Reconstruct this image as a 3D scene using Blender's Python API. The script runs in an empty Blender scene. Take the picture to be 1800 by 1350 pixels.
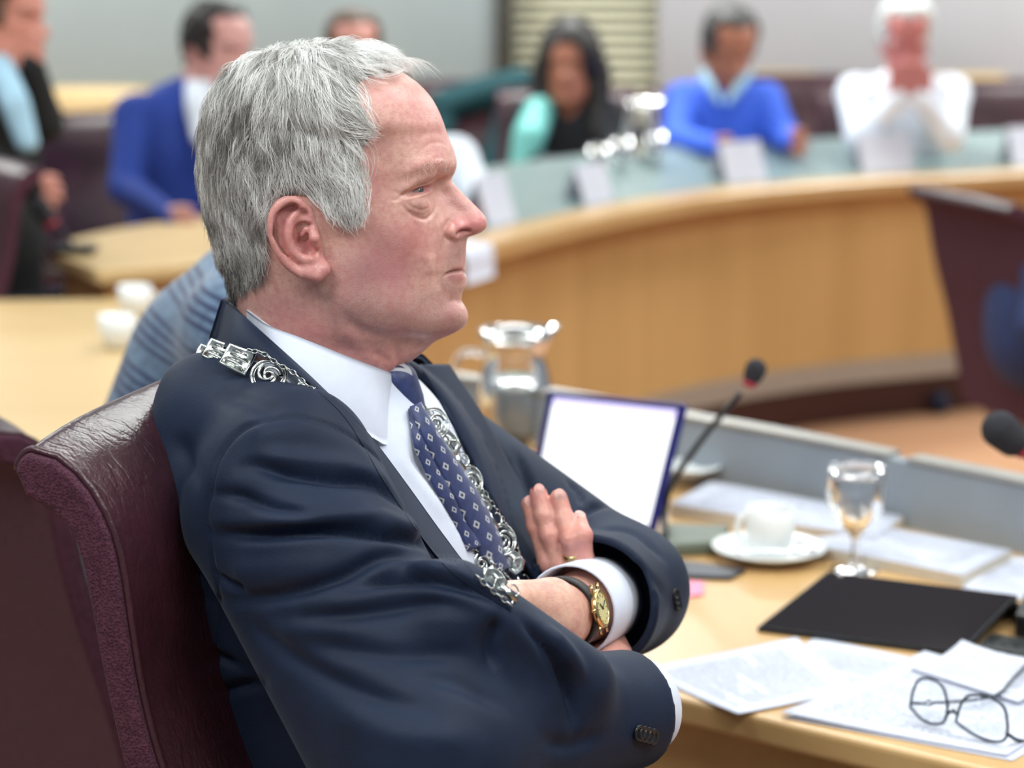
import bpy, bmesh, math, random
import numpy as np
from mathutils import Vector, Matrix
import mathutils.kdtree
from mathutils.bvhtree import BVHTree

random.seed(7)
rng = np.random.default_rng(7)
scene = bpy.context.scene
C = scene.collection

# ------------------------------------------------------------------ camera
CAM_H = 1.53
F_PX = 4000.0
PITCH = math.atan(775.0 / F_PX)
cam_data = bpy.data.cameras.new('camera')
cam_data.sensor_width = 36.0
cam_data.lens = F_PX / 1800.0 * 36.0
cam_data.clip_start = 0.05
cam_data.dof.use_dof = True
cam_data.dof.focus_distance = 1.86
cam_data.dof.aperture_fstop = 4.2
cam_data.dof.aperture_blades = 0
cam = bpy.data.objects.new('camera', cam_data)
C.objects.link(cam)
cam.location = (0, 0, CAM_H)
cam.rotation_euler = (math.pi / 2 - PITCH, 0, 0)
scene.camera = cam

# ------------------------------------------------------------------ world and lights
world = bpy.data.worlds.new('world')
scene.world = world
world.use_nodes = True
bg = world.node_tree.nodes['Background']
bg.inputs[0].default_value = (0.80, 0.90, 1.0, 1)
bg.inputs[1].default_value = 0.23

def area(x, y, z, sx, sy, power, col=(0.97, 1.0, 0.975)):
    l = bpy.data.lights.new('ceiling_light', 'AREA')
    l.shape = 'RECTANGLE'; l.size = sx; l.size_y = sy; l.energy = power; l.color = col
    o = bpy.data.objects.new('ceiling_light', l); C.objects.link(o)
    o.location = (x, y, z)
    return o
for lx, ly, e in ((-1.2, 0.5, 40), (1.1, 0.6, 36), (-1.3, 2.35, 14), (1.05, 2.35, 28), (3.4, 2.3, 14),
                  (-2.6, 4.6, 36), (0.2, 4.6, 34), (3.0, 4.6, 36), (-2.6, 7.9, 66), (0.2, 7.9, 66), (3.0, 7.9, 80)):
    area(lx, ly, 2.95, 1.3, 0.6, e)

scene.view_settings.view_transform = 'Standard'
scene.view_settings.look = 'None'
scene.view_settings.exposure = 0.38
scene.view_settings.gamma = 1.0
scene.view_settings.use_curve_mapping = False

# ------------------------------------------------------------------ pixel -> world helpers (surveying the photograph)
CP, SP = math.cos(PITCH), math.sin(PITCH)
def ray(px, py):
    a = (px - 900.0) / F_PX; b = (py - 675.0) / F_PX
    return np.array([a, CP - SP * b, -SP - CP * b])
def PY(px, py, Y):
    d = ray(px, py); t = Y / d[1]
    return np.array([d[0] * t, Y, CAM_H + d[2] * t])
def PZ(px, py, z):
    d = ray(px, py); t = (z - CAM_H) / d[2]
    return np.array([d[0] * t, d[1] * t, z])
def proj(P):
    P = np.asarray(P, float)
    x = P[..., 0]; y = P[..., 1]; z = P[..., 2] - CAM_H
    dep = y * CP - z * SP; up = y * SP + z * CP
    return np.stack([900 + F_PX * x / dep, 675 - F_PX * up / dep], -1)

# ------------------------------------------------------------------ mesh helpers
def wmat(o):
    m = Matrix.LocRotScale(o.location, o.rotation_euler, o.scale)
    return m if o.parent is None else wmat(o.parent) @ o.matrix_parent_inverse @ m
def link(name, me, mat=None, parent=None, smooth=True):
    o = bpy.data.objects.new(name, me); C.objects.link(o)
    if mat is not None and len(me.materials) == 0:
        me.materials.append(mat)
    if parent is not None:
        o.parent = parent
        o.matrix_parent_inverse = wmat(parent).inverted()
    if smooth and len(me.polygons):
        me.polygons.foreach_set('use_smooth', np.ones(len(me.polygons), dtype=bool))
    return o

def mesh_np(name, V, F, colors=None, uv=None):
    V = np.asarray(V, np.float32); F = np.asarray(F, np.int32)
    me = bpy.data.meshes.new(name)
    me.vertices.add(len(V)); me.vertices.foreach_set('co', V.ravel())
    k = F.shape[1]
    me.loops.add(len(F) * k); me.loops.foreach_set('vertex_index', F.ravel())
    me.polygons.add(len(F)); me.polygons.foreach_set('loop_start', np.arange(0, len(F) * k, k, dtype=np.int32))
    me.update(calc_edges=True)
    me.validate()
    if colors is not None:
        at = me.attributes.new('Col', 'FLOAT_COLOR', 'POINT')
        c = np.ones((len(V), 4), np.float32); c[:, :np.shape(colors)[1]] = colors
        at.data.foreach_set('color', c.ravel())
    if uv is not None:
        l = me.uv_layers.new(name='UVMap')
        l.data.foreach_set('uv', np.asarray(uv, np.float32)[F.ravel()].ravel())
    return me

def empty(name, loc=(0, 0, 0), rz=0.0):
    o = bpy.data.objects.new(name, None); C.objects.link(o)
    o.location = loc; o.rotation_euler = (0, 0, rz); o.empty_display_size = 0.05
    return o
def tag(o, label=None, cat=None, group=None, kind=None):
    if label: o['label'] = label
    if cat: o['category'] = cat
    if group: o['group'] = group
    if kind: o['kind'] = kind
    return o

def vnormals(V, F):
    a = V[F[:, 0]]; b = V[F[:, 1]]; c = V[F[:, 2]]
    if F.shape[1] == 4:
        n = np.cross(c - a, V[F[:, 3]] - b)
    else:
        n = np.cross(b - a, c - a)
    N = np.zeros_like(V)
    for i in range(F.shape[1]):
        for k in range(3):
            N[:, k] += np.bincount(F[:, i], weights=n[:, k], minlength=len(V))
    return N / (np.linalg.norm(N, axis=1, keepdims=True) + 1e-12)

def pchip(xk, yk, x):
    """monotone cubic through keys; yk may have trailing dims"""
    xk = np.asarray(xk, float); yk = np.asarray(yk, float)
    h = np.diff(xk); hs = h.reshape((-1,) + (1,) * (yk.ndim - 1))
    d = np.diff(yk, axis=0) / hs
    m = np.zeros_like(yk)
    w1 = 2 * hs[1:] + hs[:-1]; w2 = hs[1:] + 2 * hs[:-1]
    same = d[1:] * d[:-1] > 0
    with np.errstate(divide='ignore', invalid='ignore'):
        mm = (w1 + w2) / (w1 / d[:-1] + w2 / d[1:])
    m[1:-1] = np.where(same, np.nan_to_num(mm), 0)
    m[0] = d[0]; m[-1] = d[-1]
    i = np.clip(np.searchsorted(xk, x) - 1, 0, len(xk) - 2)
    sh = (-1,) + (1,) * (yk.ndim - 1)
    t = ((x - xk[i]) / h[i]).reshape(sh); hh = h[i].reshape(sh)
    return ((2 * t**3 - 3 * t**2 + 1) * yk[i] + (t**3 - 2 * t**2 + t) * hh * m[i]
            + (-2 * t**3 + 3 * t**2) * yk[i + 1] + (t**3 - t**2) * hh * m[i + 1])

def crom(P, u):
    """Catmull-Rom through P (n,d) at params u in 0..n-1"""
    P = np.asarray(P, float)
    Q = np.vstack([2 * P[0] - P[1], P, 2 * P[-1] - P[-2]])
    i = np.clip(np.floor(u).astype(int), 0, len(P) - 2); t = (u - i)[:, None]
    a, b, c, d = Q[i], Q[i + 1], Q[i + 2], Q[i + 3]
    return 0.5 * (2 * b + (c - a) * t + (2 * a - 5 * b + 4 * c - d) * t**2 + (3 * b - a - 3 * c + d) * t**3)
def curve_pts(P, n):
    P = np.asarray(P, float)
    if len(P) == 2:
        return P[0] + (P[1] - P[0]) * np.linspace(0, 1, n)[:, None]
    Q = crom(P, np.linspace(0, len(P) - 1, n * 6))
    L = np.concatenate([[0], np.cumsum(np.linalg.norm(np.diff(Q, axis=0), axis=1))])
    s = np.linspace(0, L[-1], n)
    return np.stack([np.interp(s, L, Q[:, k]) for k in range(Q.shape[1])], 1)

def grid_faces(nr, nc, wrap=False):
    i = np.arange(nr - 1)[:, None]; j = np.arange(nc if wrap else nc - 1)[None, :]
    j2 = (j + 1) % nc
    a = i * nc + j; b = i * nc + j2; c = (i + 1) * nc + j2; d = (i + 1) * nc + j
    return np.stack([a, b, c, d], -1).reshape(-1, 4)

def surface_nets(Fv, origin, h):
    S = Fv < 0
    nx, ny, nz = Fv.shape
    cnt = np.zeros((nx - 1, ny - 1, nz - 1), np.int8)
    for dx in (0, 1):
        for dy in (0, 1):
            for dz in (0, 1):
                cnt += S[dx:nx - 1 + dx, dy:ny - 1 + dy, dz:nz - 1 + dz]
    act = (cnt > 0) & (cnt < 8)
    I = np.argwhere(act)
    idx = -np.ones(act.shape, np.int64); idx[act] = np.arange(len(I))
    acc = np.zeros((len(I), 3)); n = np.zeros(len(I))
    cor = [(a, b, c) for a in (0, 1) for b in (0, 1) for c in (0, 1)]
    for p in cor:
        for ax in range(3):
            if p[ax] == 1: continue
            q = list(p); q[ax] = 1
            f0 = Fv[I[:, 0] + p[0], I[:, 1] + p[1], I[:, 2] + p[2]]
            f1 = Fv[I[:, 0] + q[0], I[:, 1] + q[1], I[:, 2] + q[2]]
            m = (f0 < 0) != (f1 < 0)
            t = np.where(m, f0 / np.where(m, f0 - f1, 1), 0)
            pos = np.array(p, float)[None, :].repeat(len(I), 0); pos[:, ax] += t
            acc += pos * m[:, None]; n += m
    V = (I + acc / n[:, None]) * h + np.asarray(origin)
    quads = []
    for ax in range(3):
        sl0 = [slice(None)] * 3; sl1 = [slice(None)] * 3
        sl0[ax] = slice(0, -1); sl1[ax] = slice(1, None)
        A = S[tuple(sl0)]; B = S[tuple(sl1)]
        E = np.argwhere(A != B)
        u, v = (ax + 1) % 3, (ax + 2) % 3
        E = E[(E[:, u] > 0) & (E[:, v] > 0) & (E[:, u] < Fv.shape[u] - 1) & (E[:, v] < Fv.shape[v] - 1)]
        def cell(du, dv):
            e = E.copy(); e[:, u] += du; e[:, v] += dv
            return idx[e[:, 0], e[:, 1], e[:, 2]]
        q = np.stack([cell(-1, -1), cell(0, -1), cell(0, 0), cell(-1, 0)], 1)
        flip = ~A[E[:, 0], E[:, 1], E[:, 2]]
        q[flip] = q[flip][:, ::-1]
        quads.append(q)
    Fq = np.concatenate(quads)
    Fq = Fq[(Fq >= 0).all(1)]
    return V, Fq

class Field:
    """smooth-union distance field on a grid"""
    def __init__(s, lo, hi, h):
        s.lo = np.asarray(lo, float); s.h = h
        n = np.ceil((np.asarray(hi) - s.lo) / h).astype(int) + 1
        ax = [(s.lo[k] + h * np.arange(n[k])).astype(np.float32) for k in range(3)]
        s.X, s.Y, s.Z = np.meshgrid(*ax, indexing='ij', sparse=True)
        s.f = np.full(n, 1.0, np.float32)
    def smin(s, d, k):
        if k <= 0: s.f = np.minimum(s.f, d); return
        hh = np.clip(0.5 + 0.5 * (s.f - d) / k, 0, 1)
        s.f = s.f * (1 - hh) + d * hh - k * hh * (1 - hh)
    def smax(s, d, k):
        hh = np.clip(0.5 - 0.5 * (s.f - d) / k, 0, 1)
        s.f = s.f * (1 - hh) + d * hh + k * hh * (1 - hh)
    def cap_d(s, a, b, ra, rb):
        a = np.asarray(a, float); b = np.asarray(b, float); ab = b - a; L2 = float(ab @ ab) + 1e-12
        X, Y, Z = s.X - np.float32(a[0]), s.Y - np.float32(a[1]), s.Z - np.float32(a[2])
        t = np.clip((X * np.float32(ab[0]) + Y * np.float32(ab[1]) + Z * np.float32(ab[2])) / np.float32(L2), 0, 1)
        d2 = (X - t * np.float32(ab[0]))**2 + (Y - t * np.float32(ab[1]))**2 + (Z - t * np.float32(ab[2]))**2
        return np.sqrt(d2) - (ra + (rb - ra) * t)
    def capsule(s, a, b, ra, rb, k=0.02): s.smin(s.cap_d(a, b, ra, rb), k)
    def chain(s, P, R, k=0.02):
        d = None
        for i in range(len(P) - 1):
            e = s.cap_d(P[i], P[i + 1], R[i], R[i + 1])
            d = e if d is None else np.minimum(d, e)
        s.smin(d, k)
    def ell_d(s, c, r, rot=None):
        X, Y, Z = s.X - np.float32(c[0]), s.Y - np.float32(c[1]), s.Z - np.float32(c[2])
        if rot is not None:
            M = np.asarray(rot, np.float32)   # rows are the local axes
            X, Y, Z = (M[i][0] * X + M[i][1] * Y + M[i][2] * Z for i in range(3))
        k0 = np.sqrt((X / r[0])**2 + (Y / r[1])**2 + (Z / r[2])**2)
        k1 = np.sqrt((X / r[0]**2)**2 + (Y / r[1]**2)**2 + (Z / r[2]**2)**2) + 1e-9
        return (k0 * (k0 - 1) / k1).astype(np.float32)
    def ellipsoid(s, c, r, k=0.02, rot=None): s.smin(s.ell_d(c, r, rot), k)
    def mesh(s): return surface_nets(s.f, s.lo, s.h)

def smooth_mesh(V, F, it=2, lam=0.5):
    E = np.concatenate([F[:, [i, (i + 1) % F.shape[1]]] for i in range(F.shape[1])])
    n = len(V)
    deg = np.bincount(E[:, 0], minlength=n) + np.bincount(E[:, 1], minlength=n)
    for _ in range(it):
        A = np.zeros_like(V)
        for k in range(3):
            A[:, k] = np.bincount(E[:, 0], weights=V[E[:, 1], k], minlength=n) + np.bincount(E[:, 1], weights=V[E[:, 0], k], minlength=n)
        V = V + lam * (A / deg[:, None] - V)
    return V

class Sculpt:
    """strokes cast from surveyed points onto a surface, then pushed in or out along its normals"""
    def __init__(s, V, F):
        s.V = V; s.F = F; s.N = vnormals(V, F)
        s.bvh = BVHTree.FromPolygons(V.tolist(), F.tolist())
        s.D = np.zeros(len(V))
    def hit(s, px, py):
        d = ray(px, py); d /= np.linalg.norm(d)
        loc, nor, i, dist = s.bvh.ray_cast(Vector((0, 0, CAM_H)), Vector(d))
        return None if loc is None else np.array(loc)
    def path(s, pts, n=None):
        pts = np.asarray(pts, float)
        if len(pts) > 1:
            L = np.linalg.norm(np.diff(pts, axis=0), axis=1).sum()
            pts = curve_pts(pts, n or max(3, int(L / 1.6)))
        H = [s.hit(*p) for p in pts]
        return np.array([h for h in H if h is not None])
    def stroke(s, pts, amp, sig, mirror=None, taper=True, asym=0.0):
        """amp metres (+ outwards), sig metres"""
        P = s.path(pts)
        if len(P) == 0: return
        for sgn in ((1,) if mirror is None else (1, -1)):
            Q = P.copy()
            if sgn < 0: Q[:, 1] = 2 * mirror - Q[:, 1]
            lo = Q.min(0) - 4 * sig; hi = Q.max(0) + 4 * sig
            I = np.where(((s.V > lo) & (s.V < hi)).all(1))[0]
            if len(I) == 0: continue
            best = np.full(len(I), 1e9); wt = np.ones(len(I))
            for k in range(len(Q)):
                d = ((s.V[I] - Q[k])**2).sum(1)
                m = d < best
                best[m] = d[m]
                if taper and len(Q) > 2:
                    t = k / (len(Q) - 1); wt[m] = min(1, 0.15 + 3.5 * min(t, 1 - t))
            s.D[I] += amp * wt * np.exp(-best / (2 * sig * sig))
    def apply(s, smooth=0):
        s.V = s.V + s.N * s.D[:, None]
        s.D[:] = 0
        if smooth: s.V = smooth_mesh(s.V, s.F, smooth, 0.4)
        s.N = vnormals(s.V, s.F)
        s.bvh = BVHTree.FromPolygons(s.V.tolist(), s.F.tolist())
        return s.V

def join_parts(parts):
    """[(V,F,col)] all quads -> one"""
    Vs, Fs, Cs = [], [], []; o = 0
    for V, F, c in parts:
        Vs.append(V); Fs.append(F + o); o += len(V)
        c = np.asarray(c, float); c = np.broadcast_to(c, (len(V), c.shape[-1]))
        Cs.append(np.hstack([c, np.zeros((len(V), 1))]) if c.shape[1] == 3 else c)
    return np.concatenate(Vs), np.concatenate(Fs), np.concatenate(Cs)

def bridge_parts(parts):
    """join parts into one connected mesh: each is tied to the rest by a small face where the two interpenetrate"""
    r = np.random.default_rng(1)
    V, F, Cc = join_parts(parts)
    off = np.cumsum([0] + [len(p[0]) for p in parts]); extra = []
    nxt = np.zeros(len(V), int)
    for k in range(4): nxt[F[:, k]] = F[:, (k + 1) % 4]
    done = [0]
    todo = list(range(1, len(parts)))
    while todo:
        best = None
        B = np.concatenate([r.permutation(np.arange(off[d], off[d + 1]))[:4000] for d in done])
        tree = __import__('mathutils').kdtree.KDTree(len(B))
        for q, b in enumerate(B): tree.insert(V[b], q)
        tree.balance()
        for t in todo:
            A = r.permutation(np.arange(off[t], off[t + 1]))[:1500]
            for a in A:
                co, q, d = tree.find(V[a])
                if best is None or d < best[0]: best = (d, t, a, B[q])
        _, t, a, b = best
        extra.append([a, nxt[a], nxt[b], b]); done.append(t); todo.remove(t)
    return V, np.vstack([F, np.array(extra, int).reshape(-1, 4)]), Cc

def tube_np(P, R, n=8, closed=False, cap=True):
    P = np.asarray(P, float); m = len(P)
    R = np.broadcast_to(np.asarray(R, float), (m,))
    T = np.gradient(P, axis=0) if not closed else np.roll(P, -1, 0) - np.roll(P, 1, 0)
    T /= np.linalg.norm(T, axis=1, keepdims=True) + 1e-12
    ref = np.array([0, 0, 1.0]) if abs(T[0] @ [0, 0, 1]) < 0.9 else np.array([1.0, 0, 0])
    u = np.cross(T[0], ref); u /= np.linalg.norm(u)
    U = [u]
    for i in range(1, m):
        u = U[-1] - T[i] * (U[-1] @ T[i]); u /= np.linalg.norm(u) + 1e-12; U.append(u)
    U = np.array(U); W = np.cross(T, U)
    a = np.linspace(0, 2 * np.pi, n, endpoint=False)
    V = P[:, None, :] + R[:, None, None] * (np.cos(a)[None, :, None] * U[:, None, :] + np.sin(a)[None, :, None] * W[:, None, :])
    V = V.reshape(-1, 3)
    F = grid_faces(m, n, True)
    if closed:
        j = np.arange(n); j2 = (j + 1) % n
        F = np.concatenate([F, np.stack([(m - 1) * n + j, (m - 1) * n + j2, j2, j], 1)])
    elif cap:
        c0 = len(V); V = np.vstack([V, P[0], P[-1]])
        j = np.arange(n); j2 = (j + 1) % n
        F = np.concatenate([F, np.stack([np.full(n, c0), np.full(n, c0), j2, j], 1)[:, [0, 2, 3, 3]], np.stack([np.full(n, c0 + 1), (m - 1) * n + j, (m - 1) * n + j2, (m - 1) * n + j2], 1)])
    return V, F

def bm_mesh(name, fn):
    bm = bmesh.new(); fn(bm)
    bmesh.ops.recalc_face_normals(bm, faces=bm.faces)
    me = bpy.data.meshes.new(name); bm.to_mesh(me); bm.free()
    return me

def poly_obj(name, V, F, mat, parent=None, smooth=True):
    """python lists, faces may be of mixed size"""
    me = bpy.data.meshes.new(name); me.from_pydata([tuple(map(float, v)) for v in V], [], [tuple(int(i) for i in f) for f in F]); me.update()
    bm = bmesh.new(); bm.from_mesh(me); bmesh.ops.remove_doubles(bm, verts=bm.verts, dist=1e-6); bmesh.ops.recalc_face_normals(bm, faces=bm.faces); bm.to_mesh(me); bm.free()
    return link(name, me, mat, parent, smooth)

def np_obj(name, VF, mat, parent=None, smooth=True, colors=None, uv=None):
    V, F = VF[:2]
    deg = (F[:, 2] == F[:, -1]) if F.shape[1] == 4 else None
    if deg is not None and deg.any():
        me = bpy.data.meshes.new(name)
        me.from_pydata(V.tolist(), [], [tuple(f[:3]) if d else tuple(f) for f, d in zip(F.tolist(), deg)]); me.update()
    else:
        me = mesh_np(name, V, F, colors, uv)
    return link(name, me, mat, parent, smooth)

def lathe(prof, n=32):
    prof = np.asarray(prof, float)
    a = np.linspace(0, 2 * np.pi, n, endpoint=False)
    V = np.stack([prof[:, 0][:, None] * np.cos(a), prof[:, 0][:, None] * np.sin(a), prof[:, 1][:, None] + 0 * a], -1).reshape(-1, 3)
    return V, grid_faces(len(prof), n, True)[:, ::-1]

def box_np(lo, hi):
    (x0, y0, z0), (x1, y1, z1) = lo, hi
    V = np.array([[x0, y0, z0], [x1, y0, z0], [x1, y1, z0], [x0, y1, z0], [x0, y0, z1], [x1, y0, z1], [x1, y1, z1], [x0, y1, z1]], float)
    F = np.array([[3, 2, 1, 0], [4, 5, 6, 7], [0, 1, 5, 4], [1, 2, 6, 5], [2, 3, 7, 6], [3, 0, 4, 7]])
    return V, F

def bevel(o, w, seg=2):
    m = o.modifiers.new('bevel', 'BEVEL'); m.width = w; m.segments = seg; m.limit_method = 'ANGLE'; m.angle_limit = 0.6
    return o

# ------------------------------------------------------------------ materials
def srgb(r, g, b):
    f = lambda c: (c / 255 / 12.92) if c / 255 <= 0.04045 else ((c / 255 + 0.055) / 1.055) ** 2.4
    return (f(r), f(g), f(b), 1)
class NT:
    def __init__(s, name):
        s.m = bpy.data.materials.new(name); s.m.use_nodes = True
        s.t = s.m.node_tree; s.n = s.t.nodes; s.b = s.n['Principled BSDF']
    def node(s, t, **kw):
        n = s.n.new(t)
        for k, v in kw.items():
            if k.startswith('i_'): n.inputs[k[2:].replace('_', ' ')].default_value = v
            else: setattr(n, k, v)
        return n
    def l(s, a, b): s.t.links.new(a, b)
    def set(s, **kw):
        for k, v in kw.items(): s.b.inputs[k.replace('_', ' ')].default_value = v
        return s
    def coord(s, which='Object'):
        return s.node('ShaderNodeTexCoord').outputs[which]
    def noise(s, scale, detail=3, rough=0.5, co=None, which='Object', sc=None):
        n = s.node('ShaderNodeTexNoise'); n.inputs['Scale'].default_value = scale; n.inputs['Detail'].default_value = detail; n.inputs['Roughness'].default_value = rough
        co = co or s.coord(which)
        if sc:
            mp = s.node('ShaderNodeMapping'); mp.inputs['Scale'].default_value = sc; s.l(co, mp.inputs[0]); co = mp.outputs[0]
        s.l(co, n.inputs['Vector'])
        return n.outputs['Fac']
    def ramp(s, fac, stops):
        r = s.node('ShaderNodeValToRGB'); e = r.color_ramp.elements
        while len(e) < len(stops): e.new(0.5)
        for i, (p, c) in enumerate(stops): e[i].position = p; e[i].color = c
        s.l(fac, r.inputs[0]); return r.outputs[0]
    def mix(s, fac, a, b, mode='MIX'):
        m = s.node('ShaderNodeMix', data_type='RGBA', blend_type=mode)
        for sock, v in ((m.inputs[0], fac), (m.inputs[6], a), (m.inputs[7], b)):
            if isinstance(v, (int, float)): sock.default_value = v
            elif isinstance(v, tuple): sock.default_value = v
            else: s.l(v, sock)
        return m.outputs[2]
    def math(s, op, a, b=0.0, c=0.0):
        m = s.node('ShaderNodeMath', operation=op)
        for i, v in enumerate((a, b, c)):
            if isinstance(v, (int, float)): m.inputs[i].default_value = v
            else: s.l(v, m.inputs[i])
        return m.outputs[0]
    def bump(s, h, strength=0.3, dist=0.001):
        b = s.node('ShaderNodeBump'); b.inputs['Strength'].default_value = strength; b.inputs['Distance'].default_value = dist
        s.l(h, b.inputs['Height']); s.l(b.outputs[0], s.b.inputs['Normal']); return b
    def color(s, c):
        if isinstance(c, tuple): s.b.inputs['Base Color'].default_value = c
        else: s.l(c, s.b.inputs['Base Color'])
        return s
def plain(name, c, rough=0.5, metal=0.0, vary=0.08, scale=30, bump=0.0, **kw):
    t = NT(name); t.set(Roughness=rough, Metallic=metal, **kw)
    n = t.noise(scale, 3)
    dark = tuple(x * (1 - vary) for x in c[:3]) + (1,); lite = tuple(min(1, x * (1 + vary)) for x in c[:3]) + (1,)
    t.color(t.ramp(n, [(0.3, dark), (0.7, lite)]))
    if bump: t.bump(t.noise(scale * 8, 2), bump, 0.001)
    return t.m
# ------------------------------------------------------------------ materials of the room
def wood_material(name, c0, c1, scale=6, stretch=(1, 1, 0.06), rough=0.38, sp=0.4):
    t = NT(name)
    n = t.noise(scale, 5, 0.6, sc=stretch); n2 = t.noise(scale * 14, 3, 0.6, sc=stretch)
    c = t.ramp(n, [(0.25, c0), (0.75, c1)])
    c = t.mix(t.math('MULTIPLY', n2, 0.18), c, tuple(x * 0.72 for x in c0[:3]) + (1,))
    t.color(c); t.set(Roughness=rough); t.b.inputs['Specular IOR Level'].default_value = sp
    t.bump(n2, 0.05, 0.0005)
    return t.m
M_BEECH = wood_material('beech_panel', srgb(190, 150, 94), srgb(212, 172, 114), 5)
M_BEECHTOP = wood_material('beech_top', srgb(192, 150, 96), srgb(208, 172, 120), 5, (1, .08, 1), 0.3)
M_BEECHPALE = wood_material('pale_beech_top', srgb(198, 166, 116), srgb(212, 184, 136), 4, (.08, 1, 1), 0.4)
M_DARKWOOD = wood_material('dark_plinth', srgb(52, 28, 24), srgb(74, 40, 34), 4, (.1, .1, 1), 0.4)
M_GREYTOP = plain('grey_green_laminate', srgb(128, 146, 145), 0.3, 0, 0.04, 12)
M_GREYPANEL = plain('grey_laminate', srgb(142, 150, 158), 0.45, 0, 0.05, 10)
M_ALU = plain('brushed_metal', srgb(176, 174, 168), 0.4, 0.6, 0.06, 40)
M_WALL = plain('grey_wall_paint', srgb(176, 186, 186), 0.85, 0, 0.03, 3, 0.05)
M_WALL_LIT = plain('grey_wall_lit', srgb(204, 202, 206), 0.85, 0, 0.03, 3, 0.05)  # lighter copy of the wall: brighter light on the right put into its colour
M_SLAT = plain('beige_slat', srgb(214, 210, 182), 0.6, 0, 0.05, 20)
M_DARKFRAME = plain('dark_frame', srgb(74, 72, 66), 0.5, 0, 0.1, 20)
M_CARPET = plain('tan_floor', srgb(196, 146, 108), 0.75, 0, 0.08, 60, 0.2)
M_BLACK = plain('black_plastic', srgb(20, 20, 22), 0.4, 0, 0.15, 60)
M_DKGREY = plain('dark_grey_plastic', srgb(52, 56, 58), 0.5, 0, 0.1, 60)
M_WHITE = plain('white_porcelain', srgb(236, 240, 240), 0.15, 0, 0.02, 20)
M_CHROME = plain('chrome', srgb(210, 210, 214), 0.12, 1.0, 0.05, 40)
def paper_material(name, lines=True):
    t = NT(name)
    uv = t.node('ShaderNodeUVMap').outputs[0]
    sp = t.node('ShaderNodeSeparateXYZ'); t.l(uv, sp.inputs[0])
    base = t.ramp(t.noise(8, 3), [(0.3, srgb(204, 208, 224)), (0.7, srgb(214, 218, 232))])
    if lines:
        row = t.math('FRACT', t.math('MULTIPLY', sp.outputs[1], 42.0))
        word = t.noise(1.0, 2, 0.6, co=uv, sc=(70, 42, 1))
        par = t.noise(1.0, 1, 0.5, co=uv, sc=(1.2, 9, 1))
        ink = t.math('MULTIPLY', t.math('LESS_THAN', row, 0.42), t.math('GREATER_THAN', word, 0.44))
        ink = t.math('MULTIPLY', ink, t.math('GREATER_THAN', par, 0.40))
        mx = t.math('MULTIPLY', t.math('GREATER_THAN', sp.outputs[0], 0.1), t.math('LESS_THAN', sp.outputs[0], 0.88))
        ink = t.math('MULTIPLY', ink, t.math('MULTIPLY', mx, t.math('MULTIPLY', t.math('GREATER_THAN', sp.outputs[1], 0.08), t.math('LESS_THAN', sp.outputs[1], 0.86))))
        base = t.mix(t.math('MULTIPLY', ink, 0.85), base, srgb(60, 64, 84))
    t.color(base); t.set(Roughness=0.8)
    return t.m
M_PAPER = paper_material('printed_paper'); M_BLANK = paper_material('plain_paper', False)

def glass_material(name, col=(1, 1, 1, 1), rough=0.0):
    t = NT(name); t.color(col); t.set(Roughness=rough, IOR=1.45); t.b.inputs['Transmission Weight'].default_value = 1.0
    return t.m
M_GLASS = glass_material('clear_glass')
M_WATER = glass_material('water', (0.97, 1, 0.99, 1))

def leather_material():
    t = NT('burgundy_leather')
    n = t.noise(9, 4, 0.6); n2 = t.noise(60, 4, 0.65)
    t.color(t.ramp(n, [(0.3, srgb(46, 22, 29)), (0.7, srgb(67, 35, 44))])); t.set(Roughness=0.30)
    v = t.node('ShaderNodeTexVoronoi'); v.inputs['Scale'].default_value = 420; t.l(t.coord(), v.inputs['Vector'])
    cr = t.noise(11, 3, 0.7, sc=(1, 2.6, 1)); cr = t.math('ABSOLUTE', t.math('SUBTRACT', cr, 0.5))
    t.bump(t.math('ADD', t.math('ADD', n2, t.math('MULTIPLY', v.outputs['Distance'], 0.12)), t.math('MULTIPLY', t.math('MINIMUM', cr, 0.06), 5.0)), 0.30, 0.004)
    return t.m
M_LEATHER = leather_material()
def chairfabric_material():
    t = NT('burgundy_fabric')
    v = t.node('ShaderNodeTexVoronoi'); v.inputs['Scale'].default_value = 520; t.l(t.coord(), v.inputs['Vector'])
    n = t.noise(90, 3)
    t.color(t.ramp(t.math('ADD', t.math('MULTIPLY', v.outputs['Distance'], 0.7), t.math('MULTIPLY', n, 0.5)), [(0.2, srgb(46, 22, 33)), (0.8, srgb(84, 49, 64))])); t.set(Roughness=0.9, Sheen_Weight=0.04); t.b.inputs['Specular IOR Level'].default_value = 0.15
    t.bump(v.outputs['Distance'], 0.6, 0.002)
    return t.m
M_CHFAB = chairfabric_material()

# ------------------------------------------------------------------ the room
def slab(name, lo, hi, mat, parent=None, kind=None, bev=0.0):
    o = np_obj(name, box_np(lo, hi), mat, parent, False)
    if kind: o['kind'] = kind
    if bev: bevel(o, bev)
    return o
WY = 9.7
slab('floor', (-7, -1.5, -0.1), (7, WY + 0.2, 0), M_CARPET, kind='structure')
LX0 = PY(872, 50, WY)[0]; LX1 = PY(900, 50, WY)[0]; LX2 = PY(1158, 50, WY)[0]
wb = slab('wall_back', (-7, WY, 0), (LX0, WY + 0.2, 2.98), M_WALL, kind='structure')
wb2 = slab('wall_back', (LX2, WY, 0), (7, WY + 0.2, 2.98), M_WALL_LIT, kind='structure')
wl = slab('window_1', (LX0, WY + 0.12, 0), (LX2, WY + 0.2, 2.98), M_DARKFRAME, kind='structure')
slab('frame', (LX0, WY - 0.03, 0), (LX1, WY + 0.12, 2.98), M_DARKFRAME, wl)
zs = np.arange(0.80, 2.9, 0.050)
sv, sf_ = box_np((LX1 + 0.002, -0.006, -0.0165), (LX2 - 0.002, 0.006, 0.0165))
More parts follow.
